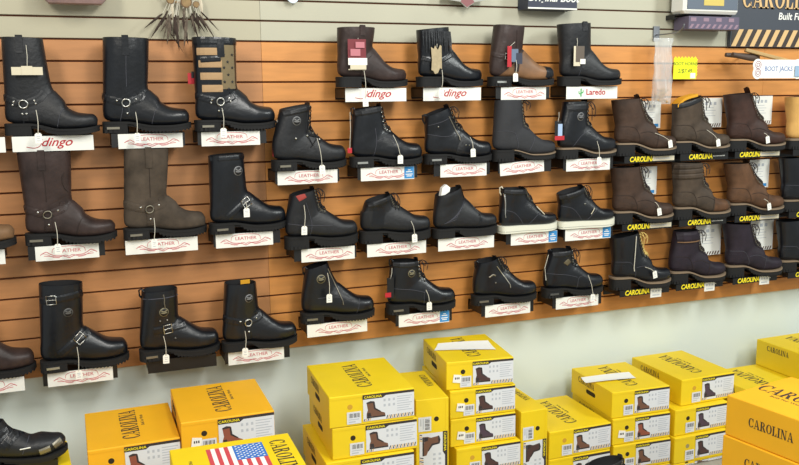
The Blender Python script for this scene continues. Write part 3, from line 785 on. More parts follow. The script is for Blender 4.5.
b.patch('red_collar_patch', [(b.A[-1][0]+.018, .196), (b.A[-1][0]+.045, .21)], .022, mat('red_label', '9a3a34', .7), .0045)
b.stitch([[(b.X(.3), b.zs(.3)+.004), (b.X(.32), .1), (b.X(.24), .18)], [(b.X(.02), .1), (b.X(.3), .09), (b.X(.6), .085)]])
b = mk('low black lace-up trail boot with lugged sole, beside the tactical boot', .496, 'C', 0, .162, .19, .372, .471, tH=.06, shw=.046, hh=.046, ff=.034)
b.upper([BLK2, LIN]); b.soles('lug'); b.tongue(BLK2, .012); b.laces(n=6, bow=True, bowdrop=.07)
b.patch('side_panel', [(b.X(.2), b.hh+.01), (b.X(.22), .1), (b.X(.24), .15)], .05, BLK, .0014); b.patch('padded_collar', [(b.A[-1][0]+.004, .152), (b.A[-1][2]-.01, .178)], .022, BLK2, .006)
b = mk('black mesh zip ankle boot stuffed with white paper', .804, 'C', -4, .172, .205, .672, .780, L=.298, tH=.054, shw=.046, hh=.036, ff=.03)
b.upper([BLK2, LIN]); b.soles('plain'); b.tongue(BLK2, .008)
b.zipper((b.X(.43), .185), (b.X(.66), .095), BLKP)
for i in range(7): b.stitch([[(b.X(.12+.03*i), .06+.004*i), (b.X(.3+.025*i), .075+.012*i)]], STI, .0022)
b.patch('toe_overlay', [(b.X(.62), b.zs(.6)+.004), (b.X(.68), .06), (b.X(.66), .09)], .012, BLK, .002)
mb = MB(); A = b.A[-1]
mb.poly([(A[0]+.01, -.02, .165), (A[0]+.05, -.022, .19), (A[0]+.055, -.018, .205), (A[0]+.04, -.014, .218), (A[0]+.02, -.016, .205)], (0, .02, 0)); tag(mb.build('paper_stuffing', CRDW, None), 'crumpled white paper stuffed in the black mesh zip boot', 'paper stuffing')
o = bpy.data.objects['paper_stuffing']; o.location = b.root.location; o.rotation_euler = b.root.rotation_euler
def sneaker(label, xc, yaw, Hb, Hf, cb, cf, bow):
    b = mk(label, xc, 'C', yaw, Hb, Hf, cb, cf, hh=.027, ff=.025, L=.285, tH=.046, shw=.044, spring=.008)
    b.upper([BLK, LIN]); b.soles('flat', WHS); b.tongue(BLK2, .010); b.laces(n=6, bow=bow, bowdrop=.06, r=.002)
    b.patch('padded_collar', [(b.A[-1][0]+.004, Hb-.012), (b.A[-1][2]-.012, Hf-.014)], .02, BLK2, .006)
    b.stitch([[(b.X(.02), .1), (b.X(.2), .085), (b.X(.36), b.zs(.3)+.008)], [(b.X(.44), b.zs(.4)+.006), (b.X(.56), .065), (b.X(.64), .085)]])
    mb = MB(); us = [0, .004, .012, .03, .07, .14, .22]+[.3+.05*i for i in range(11)]+[.85, .9, .94, .97, .99, 1.]
    b.slab(mb, us, lambda u: .009+max(0, b.zs(u)-.03)*.9, lambda u: .007+max(0, b.zs(u)-.03)*.9, .0046); mb.build('sole_line', mat('grey_sole_line', '9a9a90', .7), b.root)
    return b
b = sneaker('black high-top boot with white sole and heel zip, left of the two white-soled', 1.0985, -4, .188, .184, .969, 1.074, False)
b.zipper((b.X(.04), .17), (b.X(.05), .085), MET); b.heel_loop(CRM)
b.loop('pale_lace_end', [(b.X(.58), .105), (b.X(.63), .09), (b.X(.70), .07)], .002, CRM, .005, False)
b = sneaker('black high-top sneaker with white sole beside the brown boots', 1.388, -1, .148, .178, 1.245, 1.366, True)
b.stud(b.X(.40), .105, .003); b.loop('pale_lace_end', [(b.X(.50), .06), (b.X(.54), .075), (b.X(.56), .085)], .0018, CRM, .005, False)

# row D
b = mk('black engineer boot with two silver buckles, bottom left', -.70, 'd', -5, .317, .31, -.836, -.692, tH=.066, shw=.05, wrinkle=.02)
b.upper([BLK, LIN]); b.soles('lug'); b.plate(MET); b.emblem(-.05, .215, .016, mat('dark_emblem', '5a5a58', .6))
b.patch('instep_strap', [(b.X(.2), .062), (b.X(.36), .098), (b.X(.55), .135)], .028, BLK, .0035); b.buckle(b.X(.44), .115, .032, .032, .75)
b.patch('shaft_strap', [(b.A[-1][0]+.002, .262), (-.07, .268), (b.A[-1][2]-.006, .275)], .026, BLK, .0035); b.buckle(-.10, .266, .028, .03, .05)
b = mk('black ankle engineer boot on the bare shelf, bottom row', -.367, 'd', -5, .26, .262, -.495, -.367, L=.297, tH=.066, shw=.05)
b.upper([BLK, LIN]); b.soles('lug'); b.plate(); b.emblem(-.06, .183, .017, mat('olive_emblem', '7d775f', .6)); b.heel_loop()
b.patch('instep_strap', [(b.X(.16), .115), (b.X(.36), .118), (b.X(.56), .125)], .026, BLK, .0035); b.buckle(b.X(.33), .118, .03, .032, .1)
b.zipper((-.06, .25), (-.058, .215)); b.stud(-.075, .152, .003); b.stud(-.05, .152, .003); b.stud(b.X(.42), .08, .003)
b.patch('collar_band', [(b.A[-1][0]+.002, .235), (b.A[-1][2]-.004, .238)], .003, STI, .003)
b = mk('black ankle harness boot with yellow lining label, bottom row beside the wall seam', -.066, 'd', -5, .262, .258, -.195, -.076, L=.297, tH=.062, shw=.05, ff=.02, hh=.034)
b.upper([BLK, LIN]); b.soles('plain'); b.emblem(-.05, .205, .016, EMB); b.harness(BLK, -.055, .11, 2)
mb = MB(); mb.box((b.A[-1][2]-.035, .018, .256), (.018, .001, .008)); mb.build('yellow_lining_label', YLIN, b.root)
b = mk('black zip ankle boot with olive emblem, no laces, bottom middle row', .249, 'D', 2, .215, .236, .121, .209, tH=.062, shw=.044)
b.upper([BLK, LIN]); b.soles('lug'); b.plate(); b.emblem(-.075, .178, .018, mat('olive_emblem', '7d775f', .6)); b.zipper((-.045, .215), (.01, .085))
b.stitch([[(b.X(.72), b.zs(.7)+.004), (b.X(.75), .06), (b.X(.77), .085)], [(b.X(.2), .1), (b.X(.45), .1), (b.X(.66), .085)]]); b.heel_loop(); b.tongue(BLK, .006)
b = mk('black lace-up boot with olive emblem and red lace tip, bottom middle row', .607, 'D', 1, .218, .214, .479, .591, tH=.062, shw=.044)
b.upper([BLK, LIN]); b.soles('lug'); b.plate(); b.emblem(-.055, .168, .016, mat('olive_emblem', '7d775f', .6)); b.tongue(BLK2, .012); b.laces(n=6, bow=True, bowdrop=.035, eyelet=MET); b.heel_loop()
b.stitch([[(b.X(.5), b.zs(.5)+.004), (b.X(.5), .085), (b.X(.6), .09)], [(b.X(.02), .11), (b.X(.3), .1), (b.X(.5), .085)]])
b.patch('padded_collar', [(b.A[-1][0]+.004, .206), (b.A[-1][2]-.01, .204)], .02, BLK2, .006)
hang_tag([(387, 278, 394, 298, BLKP, 'black_tag'), (385, 293, 391, 297, RED, 'red_tag')], -.15, 'black tag with red end at the heel of the bottom lace-up boot', (392, 268))
b = mk('black ankle boot with diagonal zip, second from right in the bottom middle row', .992, 'D', 1, .179, .196, .862, .952, tH=.058, shw=.044)
b.upper([BLK, LIN]); b.soles('lug'); b.plate(); b.tongue(BLK2, .01); b.laces(n=6, bow=True, bowdrop=.04); b.zipper((b.X(.32), .165), (b.X(.52), .085), MET); b.heel_loop()
b.patch('side_print', [(b.X(.2), .12), (b.X(.26), .13), (b.X(.3), .125)], .006, ANT, .002); b.stud(b.X(.3), .095, .003)
b = mk('black lace-up boot with dark diamond emblem, right end of the bottom middle row', 1.331, 'D', 0, .203, .206, 1.213, 1.313, tH=.06, shw=.044)
b.upper([BLK, LIN]); b.soles('lug'); b.plate(mat('dark_plate', '5a5a58', .5, .5)); b.tongue(BLK2, .014); b.laces(n=6, bow=True, bowdrop=.06, eyelet=MET); b.heel_loop()
b.disc('emblem', -.05, .155, .016, mat('bronze_emblem', '5f5640', .6), .002, 4, 1.4)
b.patch('padded_collar', [(b.A[-1][0]+.004, .192), (b.A[-1][2]-.008, .196)], .024, BLK2, .006)
b.loop('hanging_lace', [(b.X(.03), .19), (b.X(.015), .13), (b.X(.02), .08)], .0018, STRG, .005, False)
b.stitch([[(b.X(.02), .11), (b.X(.3), .1), (b.X(.5), .085)], [(b.X(.5), b.zs(.5)+.004), (b.X(.52), .08), (b.X(.6), .09)]])
# partial ones at the left edge
b = mk('black boot at the upper left edge, only its toe in view', -1.072, 'A', 0, .32, .32, -1.2, -1.07, tH=.058, shw=.05)
b.upper([BLK, LIN]); b.soles('lug')
b = mk('tan brown boot toe at the left edge, middle of the wall', -1.045, 'c', 0, .25, .25, -1.18, -1.05, tH=.054, shw=.05, ff=.022)
b.upper([TAN, LIN]); b.soles('plain')
b = mk('dark brown boot toe at the lower left edge', -1.015, 'd', -6, .25, .25, -1.15, -1.02, tH=.062, shw=.05)
b.upper([DBR, LIN]); b.soles('lug')

# ------------------------------------------------------------------ shelves
SH = [(-.753, 'A', 'far upper left black boot', 'dingo', -.881, -.624), (-.44, 'A', 'plain black tall harness boot', 'crest', -.543, -.323), (-.145, 'A', 'striped flag boot', 'crest', -.257, -.044),
      (.413, 'a', 'short brown boot', 'dingo', .289, .538), (.736, 'a', 'fringed black boot', 'dingo', .610, .862), (1.055, 'a', 'two-tone buckle boot', 'crest', .953, 1.163), (1.388, 'a', 'plain black roper boot', 'cactus', 1.261, 1.515),
      (.134, 'B', 'crossed-lacing emblem boot', 'crest', .017, .251), (.458, 'B', 'black lace-up work boot', 'crest', .346, .569), (.780, 'B', 'sloping-collar hiker boot', 'crest', .683, .890), (1.07, 'B', 'charcoal nubuck boot', 'crest', .952, 1.160), (1.38, 'B', 'tan-welted emblem boot', 'crest', 1.269, 1.489),
      (-.735, 'c', 'dark brown tall harness boot', 'crest', -.837, -.630), (-.413, 'c', 'olive suede harness boot', 'crest', -.541, -.288), (-.105, 'c', 'single-buckle engineer boot', 'crest', -.222, -.008),
      (.197, 'C', 'tactical boot with red patch', 'crest', .100, .315), (.493, 'C', 'low lugged trail boot', 'crest', .367, .619), (.80, 'C', 'mesh zip boot', 'crest', .673, .927), (1.11, 'C', 'left white-soled boot', 'crest', 1.007, 1.231), (1.39, 'C', 'right white-soled sneaker', 'crest', 1.272, 1.504),
      (-.720, 'd', 'double-buckle engineer boot', 'crest', -.830, -.611), (-.364, 'd', 'ankle engineer boot with olive emblem', 'bare', 0, 0), (-.082, 'd', 'ankle harness boot with yellow label', 'crest', -.195, .020),
      (.238, 'D', 'laceless zip boot with olive emblem', 'crest', .115, .362), (.61, 'D', 'lace-up boot with olive emblem', 'crest', .498, .722), (.997, 'D', 'diagonal zip ankle boot', 'crest', .889, 1.105), (1.342, 'D', 'diamond emblem lace-up boot', 'crest', 1.233, 1.450),
      (-1.06, 'A', 'toe at the upper left edge', 'crest', -1.14, -.902), (-1.06, 'c', 'tan toe at the left edge', 'crest', -1.16, -.932), (-1.04, 'd', 'brown toe at the lower left edge', 'crest', -1.15, -.905)]
for xc, rw, ref, kind, c0, c1 in SH:
    st = ref in ('black lace-up work boot', 'left white-soled boot', 'right white-soled sneaker', 'lace-up boot with olive emblem')
    shelf(xc, ROW[rw], ref, kind, c0, c1, st, math.radians(-3.5 if ref == 'charcoal nubuck boot' else 0))
for xc, rw, ref, wb in [(1.70, 'B', 'leftmost top brown boot', 'strip'), (2.00, 'B', 'yellow-lined boot', None), (2.31, 'B', 'tallest dark brown boot', 'strip'), (2.66, 'B', 'wheat boot', None),
                    (1.70, 'C', 'medium brown boot beside the sneakers', 'strip'), (2.01, 'C', 'padded-collar brown boot', None), (2.33, 'C', 'tan-brown boot', 'strip'), (2.66, 'C', 'black boot at the right edge', None),
                    (1.70, 'D', 'boot with yellow-flecked laces', (.06, -.025)), (2.01, 'D', 'folded-collar chocolate boot', (.055, -.024)), (2.34, 'D', 'aubergine logger boot', (.055, -.022)), (2.68, 'D', 'black boot at the lower right edge', None)]:
    shelf(xc, ROW[rw], ref, 'strip', whitebit=wb, wtray=.27, dx=-.02 if wb else .0)

# ------------------------------------------------------------------ price tags
for top, card, ref in [((36, 110), (38, 133), 'far upper left black boot'), ((135.5, 112), (137, 133), 'plain black tall harness boot'), ((222, 108), (223.5, 128), 'striped flag boot'),
      ((364, 70), (365.3, 97.5), 'short brown boot'), ((442, 70), (441.5, 89), 'fringed black boot'), ((516, 60), (515.6, 73), 'two-tone buckle boot'),
      ((317, 138), (322, 165), 'crossed-lacing emblem boot'), ((393, 135), (400.4, 155), 'black lace-up work boot'), ((470, 137), (473, 148.5), 'sloping-collar hiker boot'), ((597, 141), (599.3, 157), 'tan-welted emblem boot'),
      ((655, 133), (670, 140), 'leftmost top brown boot'), ((707, 130), (718, 139), 'yellow-lined boot'), ((764, 133), (767.5, 136), 'tallest dark brown boot'),
      ((55, 222), (57.5, 244), 'dark brown tall harness boot'), ((154, 218), (154, 239), 'olive suede harness boot'), ((245, 202), (246.5, 208), 'single-buckle engineer boot'),
      ((304, 205), (304.4, 226), 'tactical boot with red patch'), ((411, 221), (414.5, 234), 'low lugged trail boot'), ((655, 202), (659, 208), 'medium brown boot beside the sneakers'), ((764, 199), (769, 203), 'tan-brown boot'),
      ((77, 347), (78.5, 370), 'double-buckle engineer boot'), ((163.5, 336), (166, 354.5), 'ankle engineer boot with olive emblem'), ((245, 331), (245.3, 348), 'ankle harness boot with yellow label'),
      ((327.5, 273), (329.3, 294), 'laceless zip boot with olive emblem'), ((426, 290), (429.3, 302), 'lace-up boot with olive emblem'), ((588, 275), (593, 294), 'diamond emblem lace-up boot'), ((645, 267), (654.6, 271), 'boot with yellow-flecked laces')]:
    price_tag(top, card, ref, y=-.176, ang=(-.2 if top[0] > 640 else rnd.uniform(-.06, .06)))

# ------------------------------------------------------------------ white info sheets on the wall behind the work boots
for u0, v0, u1, v1, foot, ref in [(641, 101, 660, 128, BLUE, 'leftmost top brown boot'), (701, 98, 721, 127, 'stripe', 'yellow-lined boot'), (753, 96, 771, 124, 'stripe', 'tallest dark brown boot'),
                             (637, 167, 656, 194, BLUE, 'medium brown boot beside the sneakers'), (750, 160, 768, 187, BLUE, 'tan-brown boot'), (696, 226, 720, 254, 'stripe', 'folded-collar chocolate boot'), (751, 220, 772, 249, 'stripe', 'aubergine logger boot')]:
    y = -.022; p = PX((u0+u1)/2, v0, y); A, B = PX(u0, v0, y)-p, PX(u1, v1, y)-p
    r = empty('info_sheet', p, 0, 'white printed info sheet on the wall behind the %s' % ref, 'sign', 'info sheets behind the work boots')
    z0, z1 = A.z, B.z; w = B.x-A.x; h = z0-z1
    mb = MB(); mb.bbox(A.x, B.x, -.0006, .0006, z1, z0); mb.bbox(A.x, A.x+.01, .0006, .0216, z0-.012, z0-.010)
    mb.build('sheet', CRDW, r)
    mb = MB()
    for i in range(3): mb.bbox(A.x+w*(.2+.2*i), A.x+w*(.32+.2*i), -.001, -.0006, z0-h*.24, z0-h*.14)
    for i in range(4): mb.bbox(A.x+w*.15, A.x+w*(.6+.1*(i % 2)), -.001, -.0006, z0-h*(.34+.09*i), z0-h*(.325+.09*i))
    mb.build('printing', GREYI, r)
    mb = MB()
    if foot == 'stripe':
        for i in range(9): mb.poly([(A.x+w*(.02+.105*i), -.0006, z1+.002), (A.x+w*(.07+.105*i), -.0006, z1+.002), (A.x+w*(.12+.105*i), -.0006, z1+.018), (A.x+w*(.07+.105*i), -.0006, z1+.018)], (0, -.0005, 0))
        mb.build('striped_border', mat('brown_print', '5a4038', .8), r)
    else:
        mb.bbox(A.x+w*.1, B.x-w*.1, -.001, -.0006, z1+.006, z1+.02); mb.build('blue_footer', foot, r)

# ------------------------------------------------------------------ shoe boxes
BW, BD, BH = .28, .34, .114
def end_label_mesh(w, h, bm):
    key = ('endl', round(w, 3), round(h, 3), bm.name)
    if key in _T: return _T[key]
    mb = MB()                              # x right, z up, origin at face centre, facing -y
    def rc(x0, x1, z0, z1, mi, d=.0004): mb.bbox((x0-.5)*w, (x1-.5)*w, -d, 0, (z0-.5)*h, (z1-.5)*h, mi)
    def pl(pts, mi, d): mb.poly([((a-.5)*w, 0, (c-.5)*h) for a, c in pts], (0, -d, 0), mi)
    rc(.39, .995, .10, .93, 0, .0003)
    rc(.39, .995, .88, .955, 1, .0006); pl([(.385, .955), (.385, .81), (.62, .81), (.66, .88), (.66, .955)], 1, .0007)
    # boot picture
    pl([(.43, .24), (.43, .34), (.445, .45), (.43, .70), (.475, .74), (.52, .72), (.535, .50), (.60, .36), (.645, .31), (.65, .23), (.56, .22), (.5, .24)], 2, .0008)
    rc(.43, .65, .19, .235, 1, .0009); pl([(.505, .71), (.525, .70), (.535, .50), (.60, .375), (.585, .36), (.515, .47)], 1, .0009); pl([(.43, .66), (.43, .70), (.475, .74), (.515, .72), (.515, .68)], 1, .0010); pl([(.437, .24), (.437, .36), (.475, .36), (.485, .24)], 1, .0009)
    for i in range(3):
        for j in range(2): rc(.63+.055*i, .655+.055*i, .68-.17*j, .76-.17*j, 4, .0006)
    for i in range(7): rc(.79, .97-.02*(i % 3), .77-.075*i, .795-.075*i, 4, .0006)
    for i in range(15):
        x = .66+.0215*i; pl([(x, .11), (x+.011, .11), (x+.024, .22), (x+.013, .22)], 3 if i % 2 else 1, .0006)
    for i in range(4):
        x = .395+.0215*i; pl([(x, .11), (x+.011, .11), (x+.02, .18), (x+.009, .18)], 3 if i % 2 else 1, .0006)
    # barcode sticker
    rc(.20, .365, .07, .46, 0, .0005)
    for i in range(9): rc(.225+.014*i, .225+.014*i+(.008 if i % 3 else .004), .27, .41, 1, .0008)
    rc(.22, .34, .2, .23, 4, .0008); rc(.22, .3, .12, .16, 4, .0008)
    me = bpy.data.meshes.new('end_label'); me.from_pydata(mb.v, [], mb.f)
    for m in (LABW, DARKI, bm, STRP, GREYL): me.materials.append(m)
    me.polygons.foreach_set('material_index', mb.m); _T[key] = me
    return me
def shoebox(x, y, top, yaw, label, w=BW, d=BD, h=BH, card=BOXY, bm=BOOTI, hole='dark', topt=1, sidet=1, slot=True, price=False, upright=False, flag=False, ttxt=.056, topdir=1, sidesz=.026):
    """origin at the bottom centre of the box lying flat; upright boxes stand on their right end"""
    if upright: r = empty('shoe_box', (x, y, top-w/2), 0, label, 'box', 'yellow shoe boxes on the floor', rot=(0, math.pi/2, math.radians(yaw)))
    else: r = empty('shoe_box', (x, y, top-h), math.radians(yaw), label, 'box', 'yellow shoe boxes on the floor')
    z0 = -h/2 if upright else 0; zc = z0+h/2; zt = z0+h
    mb = MB(); e = .0022
    for (a, bq, c, dz) in ((0, 0, 0, 0),):
        mb.bbox(-w/2, w/2, -d/2, d/2, z0, zt)
    o = mb.build('carton', card, r)
    bv = o.modifiers.new('bevel', 'BEVEL'); bv.width = .0028; bv.segments = 2
    # folded lid flap along the front edge, tucked into slots
    mb = MB(); mb.bbox(-w/2+.004, w/2-.004, -d/2-.0012, -d/2+.001, zt-.012, zt-.0035); mb.build('lid_flap', card, r)
    lab = inst(end_label_mesh(w, h, bm), 'end_label', r, (0, -d/2-.0014, zc))
    inst(text_mesh('CAROLINA', h*.10, YEL, .0002, sx=1.15), 'label_lettering', lab, ((.505-.5)*w, -.0012, (.875-.5)*h), FR)
    hx, hz = (.20-.5)*w+.012, (.62-.5)*h+zc
    mb = MB(); mb.poly([(hx+.0095*math.cos(a), -d/2, hz+.0095*math.sin(a)) for a in [k*math.pi/8 for k in range(16)]], (0, -.0006, 0))
    mb.build('finger_hole', {'dark': HOLE, 'tan': mat('tan_cardboard', 'c99a2a', .8), 'grey': mat('grey_cardboard', '9a8f60', .8)}[hole], r)  # flat disc, no opening; the dark version paints the shade within
    if topt and not flag:
        inst(serif_mesh('CAROLINA', ttxt, DARKI, sx=.68), 'top_lettering', r, (-.005, .01, zt+.0002), (0, 0, topdir*math.pi/2))
        inst(text_mesh('Built For Work', ttxt*.28, DARKI, 0, sx=1.), 'top_subtitle', r, (-.005+topdir*ttxt*.8, .035, zt+.0002), (0, 0, topdir*math.pi/2))
    if sidet:
        inst(serif_mesh('CAROLINA', sidesz, DARKI, sx=.76), 'side_lettering', r, (-w/2-.0003, .04 if sidesz < .03 else .01, zt-.028 if sidesz < .03 else zt-h*.47), (math.pi/2, 0, -math.pi/2))
        if slot:
            mb = MB(); q = [(.038*math.copysign(1, math.cos(a))*.75+.010*math.cos(a), .011*math.sin(a)) for a in [k*math.pi/8+.01 for k in range(16)]]
            mb.poly([(-w/2, .0+a, zt-.062+c*.9) for a, c in q], (-.0006, 0, 0)); mb.build('handle_slot', HOLE, r)  # slot is a flat patch with its inner shade painted on
    if price:
        mb = MB(); mb.box(((.155-.5)*w, -d/2-.0022, zc-.012), (.016, .0006, .016), R=Matrix.Rotation(.15, 3, 'Y')); p = mb.build('price_sticker', CRDW, r)
        mb = MB()
        for i in range(3): mb.bbox((.155-.5)*w-.009+i*.007, (.155-.5)*w-.005+i*.007, -d/2-.0034, -d/2-.0028, zc-.014, zc-.006)
        mb.build('price_print', DARKI, r)
    if flag:
        R0 = mat('flag_red', 'c8484e', .6); mb = MB(); fw, fl = .160, .24          # long axis along -y, canton at the back right
        zz = zt+.0002
        cxf, cyf = .005, -.005
        for i in range(13): mb.bbox(cxf+fw/2-fw*(i+1)/13, cxf+fw/2-fw*i/13, cyf-fl/2, cyf+fl/2, zz, zz+.0004, 0 if i % 2 == 0 else 1)
        mb.bbox(cxf+fw/2-fw*7/13, cxf+fw/2, cyf+fl/2-fl*.42, cyf+fl/2, zz, zz+.0008, 2)
        fo = mb.build('printed_flag', [R0, CRDW, mat('flag_blue', '2f6fc0', .6)], r)
        mb = MB()
        for i in range(9):
            for j in range(6 if i % 2 == 0 else 5):
                px = cxf+fw/2-fw*7/13*(i+1)/10; py = cyf+fl/2-fl*.42*((j+.5)/6+(.083 if i % 2 else 0))
                mb.poly([(px+.0042*(1 if k % 2 == 0 else .45)*math.cos(k*math.pi/5), py+.0042*(1 if k % 2 == 0 else .45)*math.sin(k*math.pi/5), zz+.0008) for k in range(10)], (0, 0, .0004))
        mb.build('flag_stars', CRDW, fo)
        inst(serif_mesh('CAROLINA', .046, DARKI, sx=.76), 'top_lettering', r, (.128, -.005, zt+.0002), (0, 0, -math.pi/2))
        inst(text_mesh('MADE IN THE USA', .013, DARKI), 'top_subtitle', r, (-.125, .0, zt+.0002), (0, 0, -math.pi/2))
    return r
def stack_down(x, y, z, yaw, ref, n0, card=BOXY, w=BW, d=BD, h=BH, **k):
    """the hidden lower boxes that carry a stack down to the floor"""
    H = z-FLOOR; n = max(1, round(H/(h+.0015))); hh = H/n-.0015
    for i in range(n):
        shoebox(x, y, z-i*(hh+.0015)-.0015 if 0 else z-i*(hh+.0015), yaw, '%s, %s box down' % (ref, ['first', 'second', 'third', 'fourth', 'fifth', 'sixth'][i+n0]), w, d, hh, card, **k)

g = .0015
# left pair, amber
shoebox(-.572, -.385, -1.298, .6, 'amber shoe box beside the black riding shoe, leftmost with a visible top', .285, .342, .118, BOXO, BOOTR)
stack_down(-.572, -.385, -1.298-.1195, .6, 'amber shoe box under the leftmost amber stack top', 0, BOXO, .285, .342, .118)
shoebox(-.270, -.395, -1.246, -.6, 'amber shoe box behind the flag box, with dark finger hole', .307, .346, .122, BOXO, BOOTR, price=True)
stack_down(-.270, -.395, -1.246-.1235, -.6, 'amber shoe box under the one behind the flag box', 0, BOXO, .307, .346, .122)
shoebox(-.322, -1.042, -1.197, -1.1, 'bright yellow shoe box with printed flag on its lid, in front', .344, .31, .122, BOXY, BOOTI, flag=True, sidet=0)
stack_down(-.322, -1.042, -1.197-.1235, -1.1, 'yellow shoe box under the flag box', 0, BOXY, .344, .31, .122)
# big stack
shoebox(.237, -.393, -1.229, -3, 'yellow shoe box on top of the big stack left of centre', .31, .372, .113, BOXY, BOOTI, hole='tan')
shoebox(.246, -.39, -1.229-.1145, -2.6, 'yellow shoe box second from top in the stack left of centre', .312, .372, .116, BOXY, BOOTI)
shoebox(.222, -.40, -1.229-.1145-.1175, -2, 'yellow shoe box third from top in the stack left of centre', .325, .372, .118, BOXY, BOOTI)
stack_down(.23, -.395, -1.229-.1145-.1175-.1195, -2, 'yellow shoe box under the stack left of centre', 3, BOXY, .325, .372, .118)
# upright box
shoebox(.508, -.335, -1.318, -6, 'yellow shoe box standing on end between the two tall stacks', .34, .32, .128, BOXY, BOOTI, upright=True, sidet=1, slot=False)
stack_down(.508, -.335, -1.318-.3415, -6, 'yellow shoe box under the upright box between stacks', 0, BOXY, .125, .32, .12, topt=0)
# centre stack
SX, SY, ST, sh = .758, -.236, -1.225, .1123
for i, (dx, lab, pr, ho) in enumerate([(0, 'yellow shoe box on top of the centre stack with paper on it', True, 'dark'), (-.004, 'yellow shoe box second from top in the centre stack', True, 'dark'), (-.004, 'yellow shoe box third from top in the centre stack', True, 'dark')]):
    shoebox(SX+dx-.004*(i == 0), SY-.005*i, ST-i*(sh+g), -7 if i == 0 else -3.5, lab, .276, .335, sh, BOXY, (BOOTD, BOOTD, BOOTP)[i], hole=ho, price=pr)
shoebox(SX+.006, SY-.03, ST-3*(sh+g), -2, 'yellow shoe box fourth in the centre stack, jutting forward', .276, .335, sh, BOXY, BOOTD, hole='tan')
stack_down(SX+.004, SY-.02, ST-4*(sh+g), -3, 'yellow shoe box at the foot of the centre stack', 4, BOXY, .276, .335, sh)
qa, qb = PX(521, 412.5, -.415), PX(548.2, 410.4, -.415); cx = (qa.x+qb.x)/2; tw_ = qb.x-qa.x-.002
shoebox(cx, -.415+.14, qa.z, 0, 'yellow shoe box standing on end right of the centre stack', .33, .28, tw_, BOXY, BOOTD, upright=True, slot=False)
stack_down(cx, -.415+.14, qa.z-.3315, 0, 'yellow shoe box under the right upright box', 0, BOXY, tw_, .28, .10, topt=0)
# right of centre
ql, qr = PX(549.7, 432.7, -.42), PX(611.5, 422, -.42); cx = (ql.x+qr.x)/2; w5 = qr.x-ql.x-.003; z5 = (ql.z+qr.z)/2
shoebox(cx, -.245, z5, -.4, 'low yellow shoe box with its lid in view between the two tall right stacks', w5, .35, .118, BOXY, BOOTI, hole='tan')
stack_down(cx, -.245, z5-.1195, -.4, 'yellow shoe box under the low one right of centre', 0, BOXY, w5, .35, .118)
for i, (lab, bm) in enumerate([('yellow shoe box on top of the right stack, a paper sheet on its lid', BOOTI), ('yellow shoe box second from top in the right stack with russet boot label', BOOTR), ('yellow shoe box third from top in the right stack', BOOTI)]):
    shoebox(1.497+.002*i, -.241-.008*i, -1.4445-i*(.1145+g), -3.0, lab, .2815, .3417, .1145, BOXY, bm, price=(i == 1))
stack_down(1.501, -.262, -1.4445-3*(.1145+g), -3.0, 'yellow shoe box at the foot of the right stack', 3, BOXY, .2815, .3417, .1145)
for i, (dx, dy, lab, bm, ho) in enumerate([(1.858, -.213, 'yellow shoe box on top of the far right stack with side lettering', BOOTP, 'tan'), (1.806, -.243, 'yellow shoe box second from top in the far right stack', BOOTP, 'dark'), (1.797, -.259, 'yellow shoe box third from top in the far right stack', BOOTD, 'grey')]):
    shoebox(dx, dy, -1.443-i*(.1187+g), .3, lab, .289, .354, .1187, BOXY, bm, hole=ho)
stack_down(1.797, -.259, -1.443-3*(.1187+g), .3, 'yellow shoe box at the foot of the far right stack', 3, BOXY, .289, .354, .1187)
# corner stack near the wall
for i, (u, v, lab) in enumerate([(757, 338.7, 'yellow shoe box at the right edge by the wall, upper of two'), (744.7, 363.7, 'yellow shoe box at the right edge by the wall, lower of two')]):
    q = PX(u, v, -.07)
    if i == 0: Z8 = q.z
    shoebox(q.x+.165, -.245, Z8-i*.1315, 1, lab, .33, .35, .13, BOXY, BOOTI, slot=False)
stack_down(q.x+.165, -.245, Z8-.263, 1, 'yellow shoe box under the right edge wall stack', 2, BOXY, .33, .35, .13)
q = PX(740, 366.5, -.20)
shoebox(2.142, -.37, q.z, 0, 'yellow shoe box half hidden between the far right stack and the wall pair', .27, .34, .115, BOXY, BOOTI, slot=False)
stack_down(2.142, -.37, q.z-.1165, 0, 'yellow shoe box under the half hidden one at right', 0, BOXY, .27, .34, .115)
# amber pair in front on the right
for i, (c, lab) in enumerate([((727, 394.8), 'amber shoe box in the right foreground, upper of the pair'), ((723, 434.7), 'amber shoe box in the right foreground, lower of the pair')]):
    A = PX(c[0], c[1], -1.2); a = math.radians(10); w, d = .33, .345
    ctr = A+Vector((math.cos(a)*w/2+math.sin(a)*d/2, math.sin(a)*w/2-math.cos(a)*d/2, 0))
    if i == 0: T0 = A.z
    shoebox(ctr.x, ctr.y, T0-i*.134, 10, lab, w, d, .1325, BOXO, BOOTI, slot=False, ttxt=.066, topdir=-1, sidesz=.030)
stack_down(ctr.x, ctr.y, T0-2*.134, 10, 'amber shoe box under the right foreground pair', 2, BOXO, .33, .345, .13)
# bottom left foreground box and the one in front
shoebox(-.91, -.66, -1.283, 4, 'yellow shoe box under the black riding shoe, bottom left', .30, .34, .12, BOXY, BOOTI, topt=0)
stack_down(-.91, -.66, -1.283-.1215, 4, 'yellow shoe box beneath the riding shoe box', 0, BOXY, .30, .34, .12)

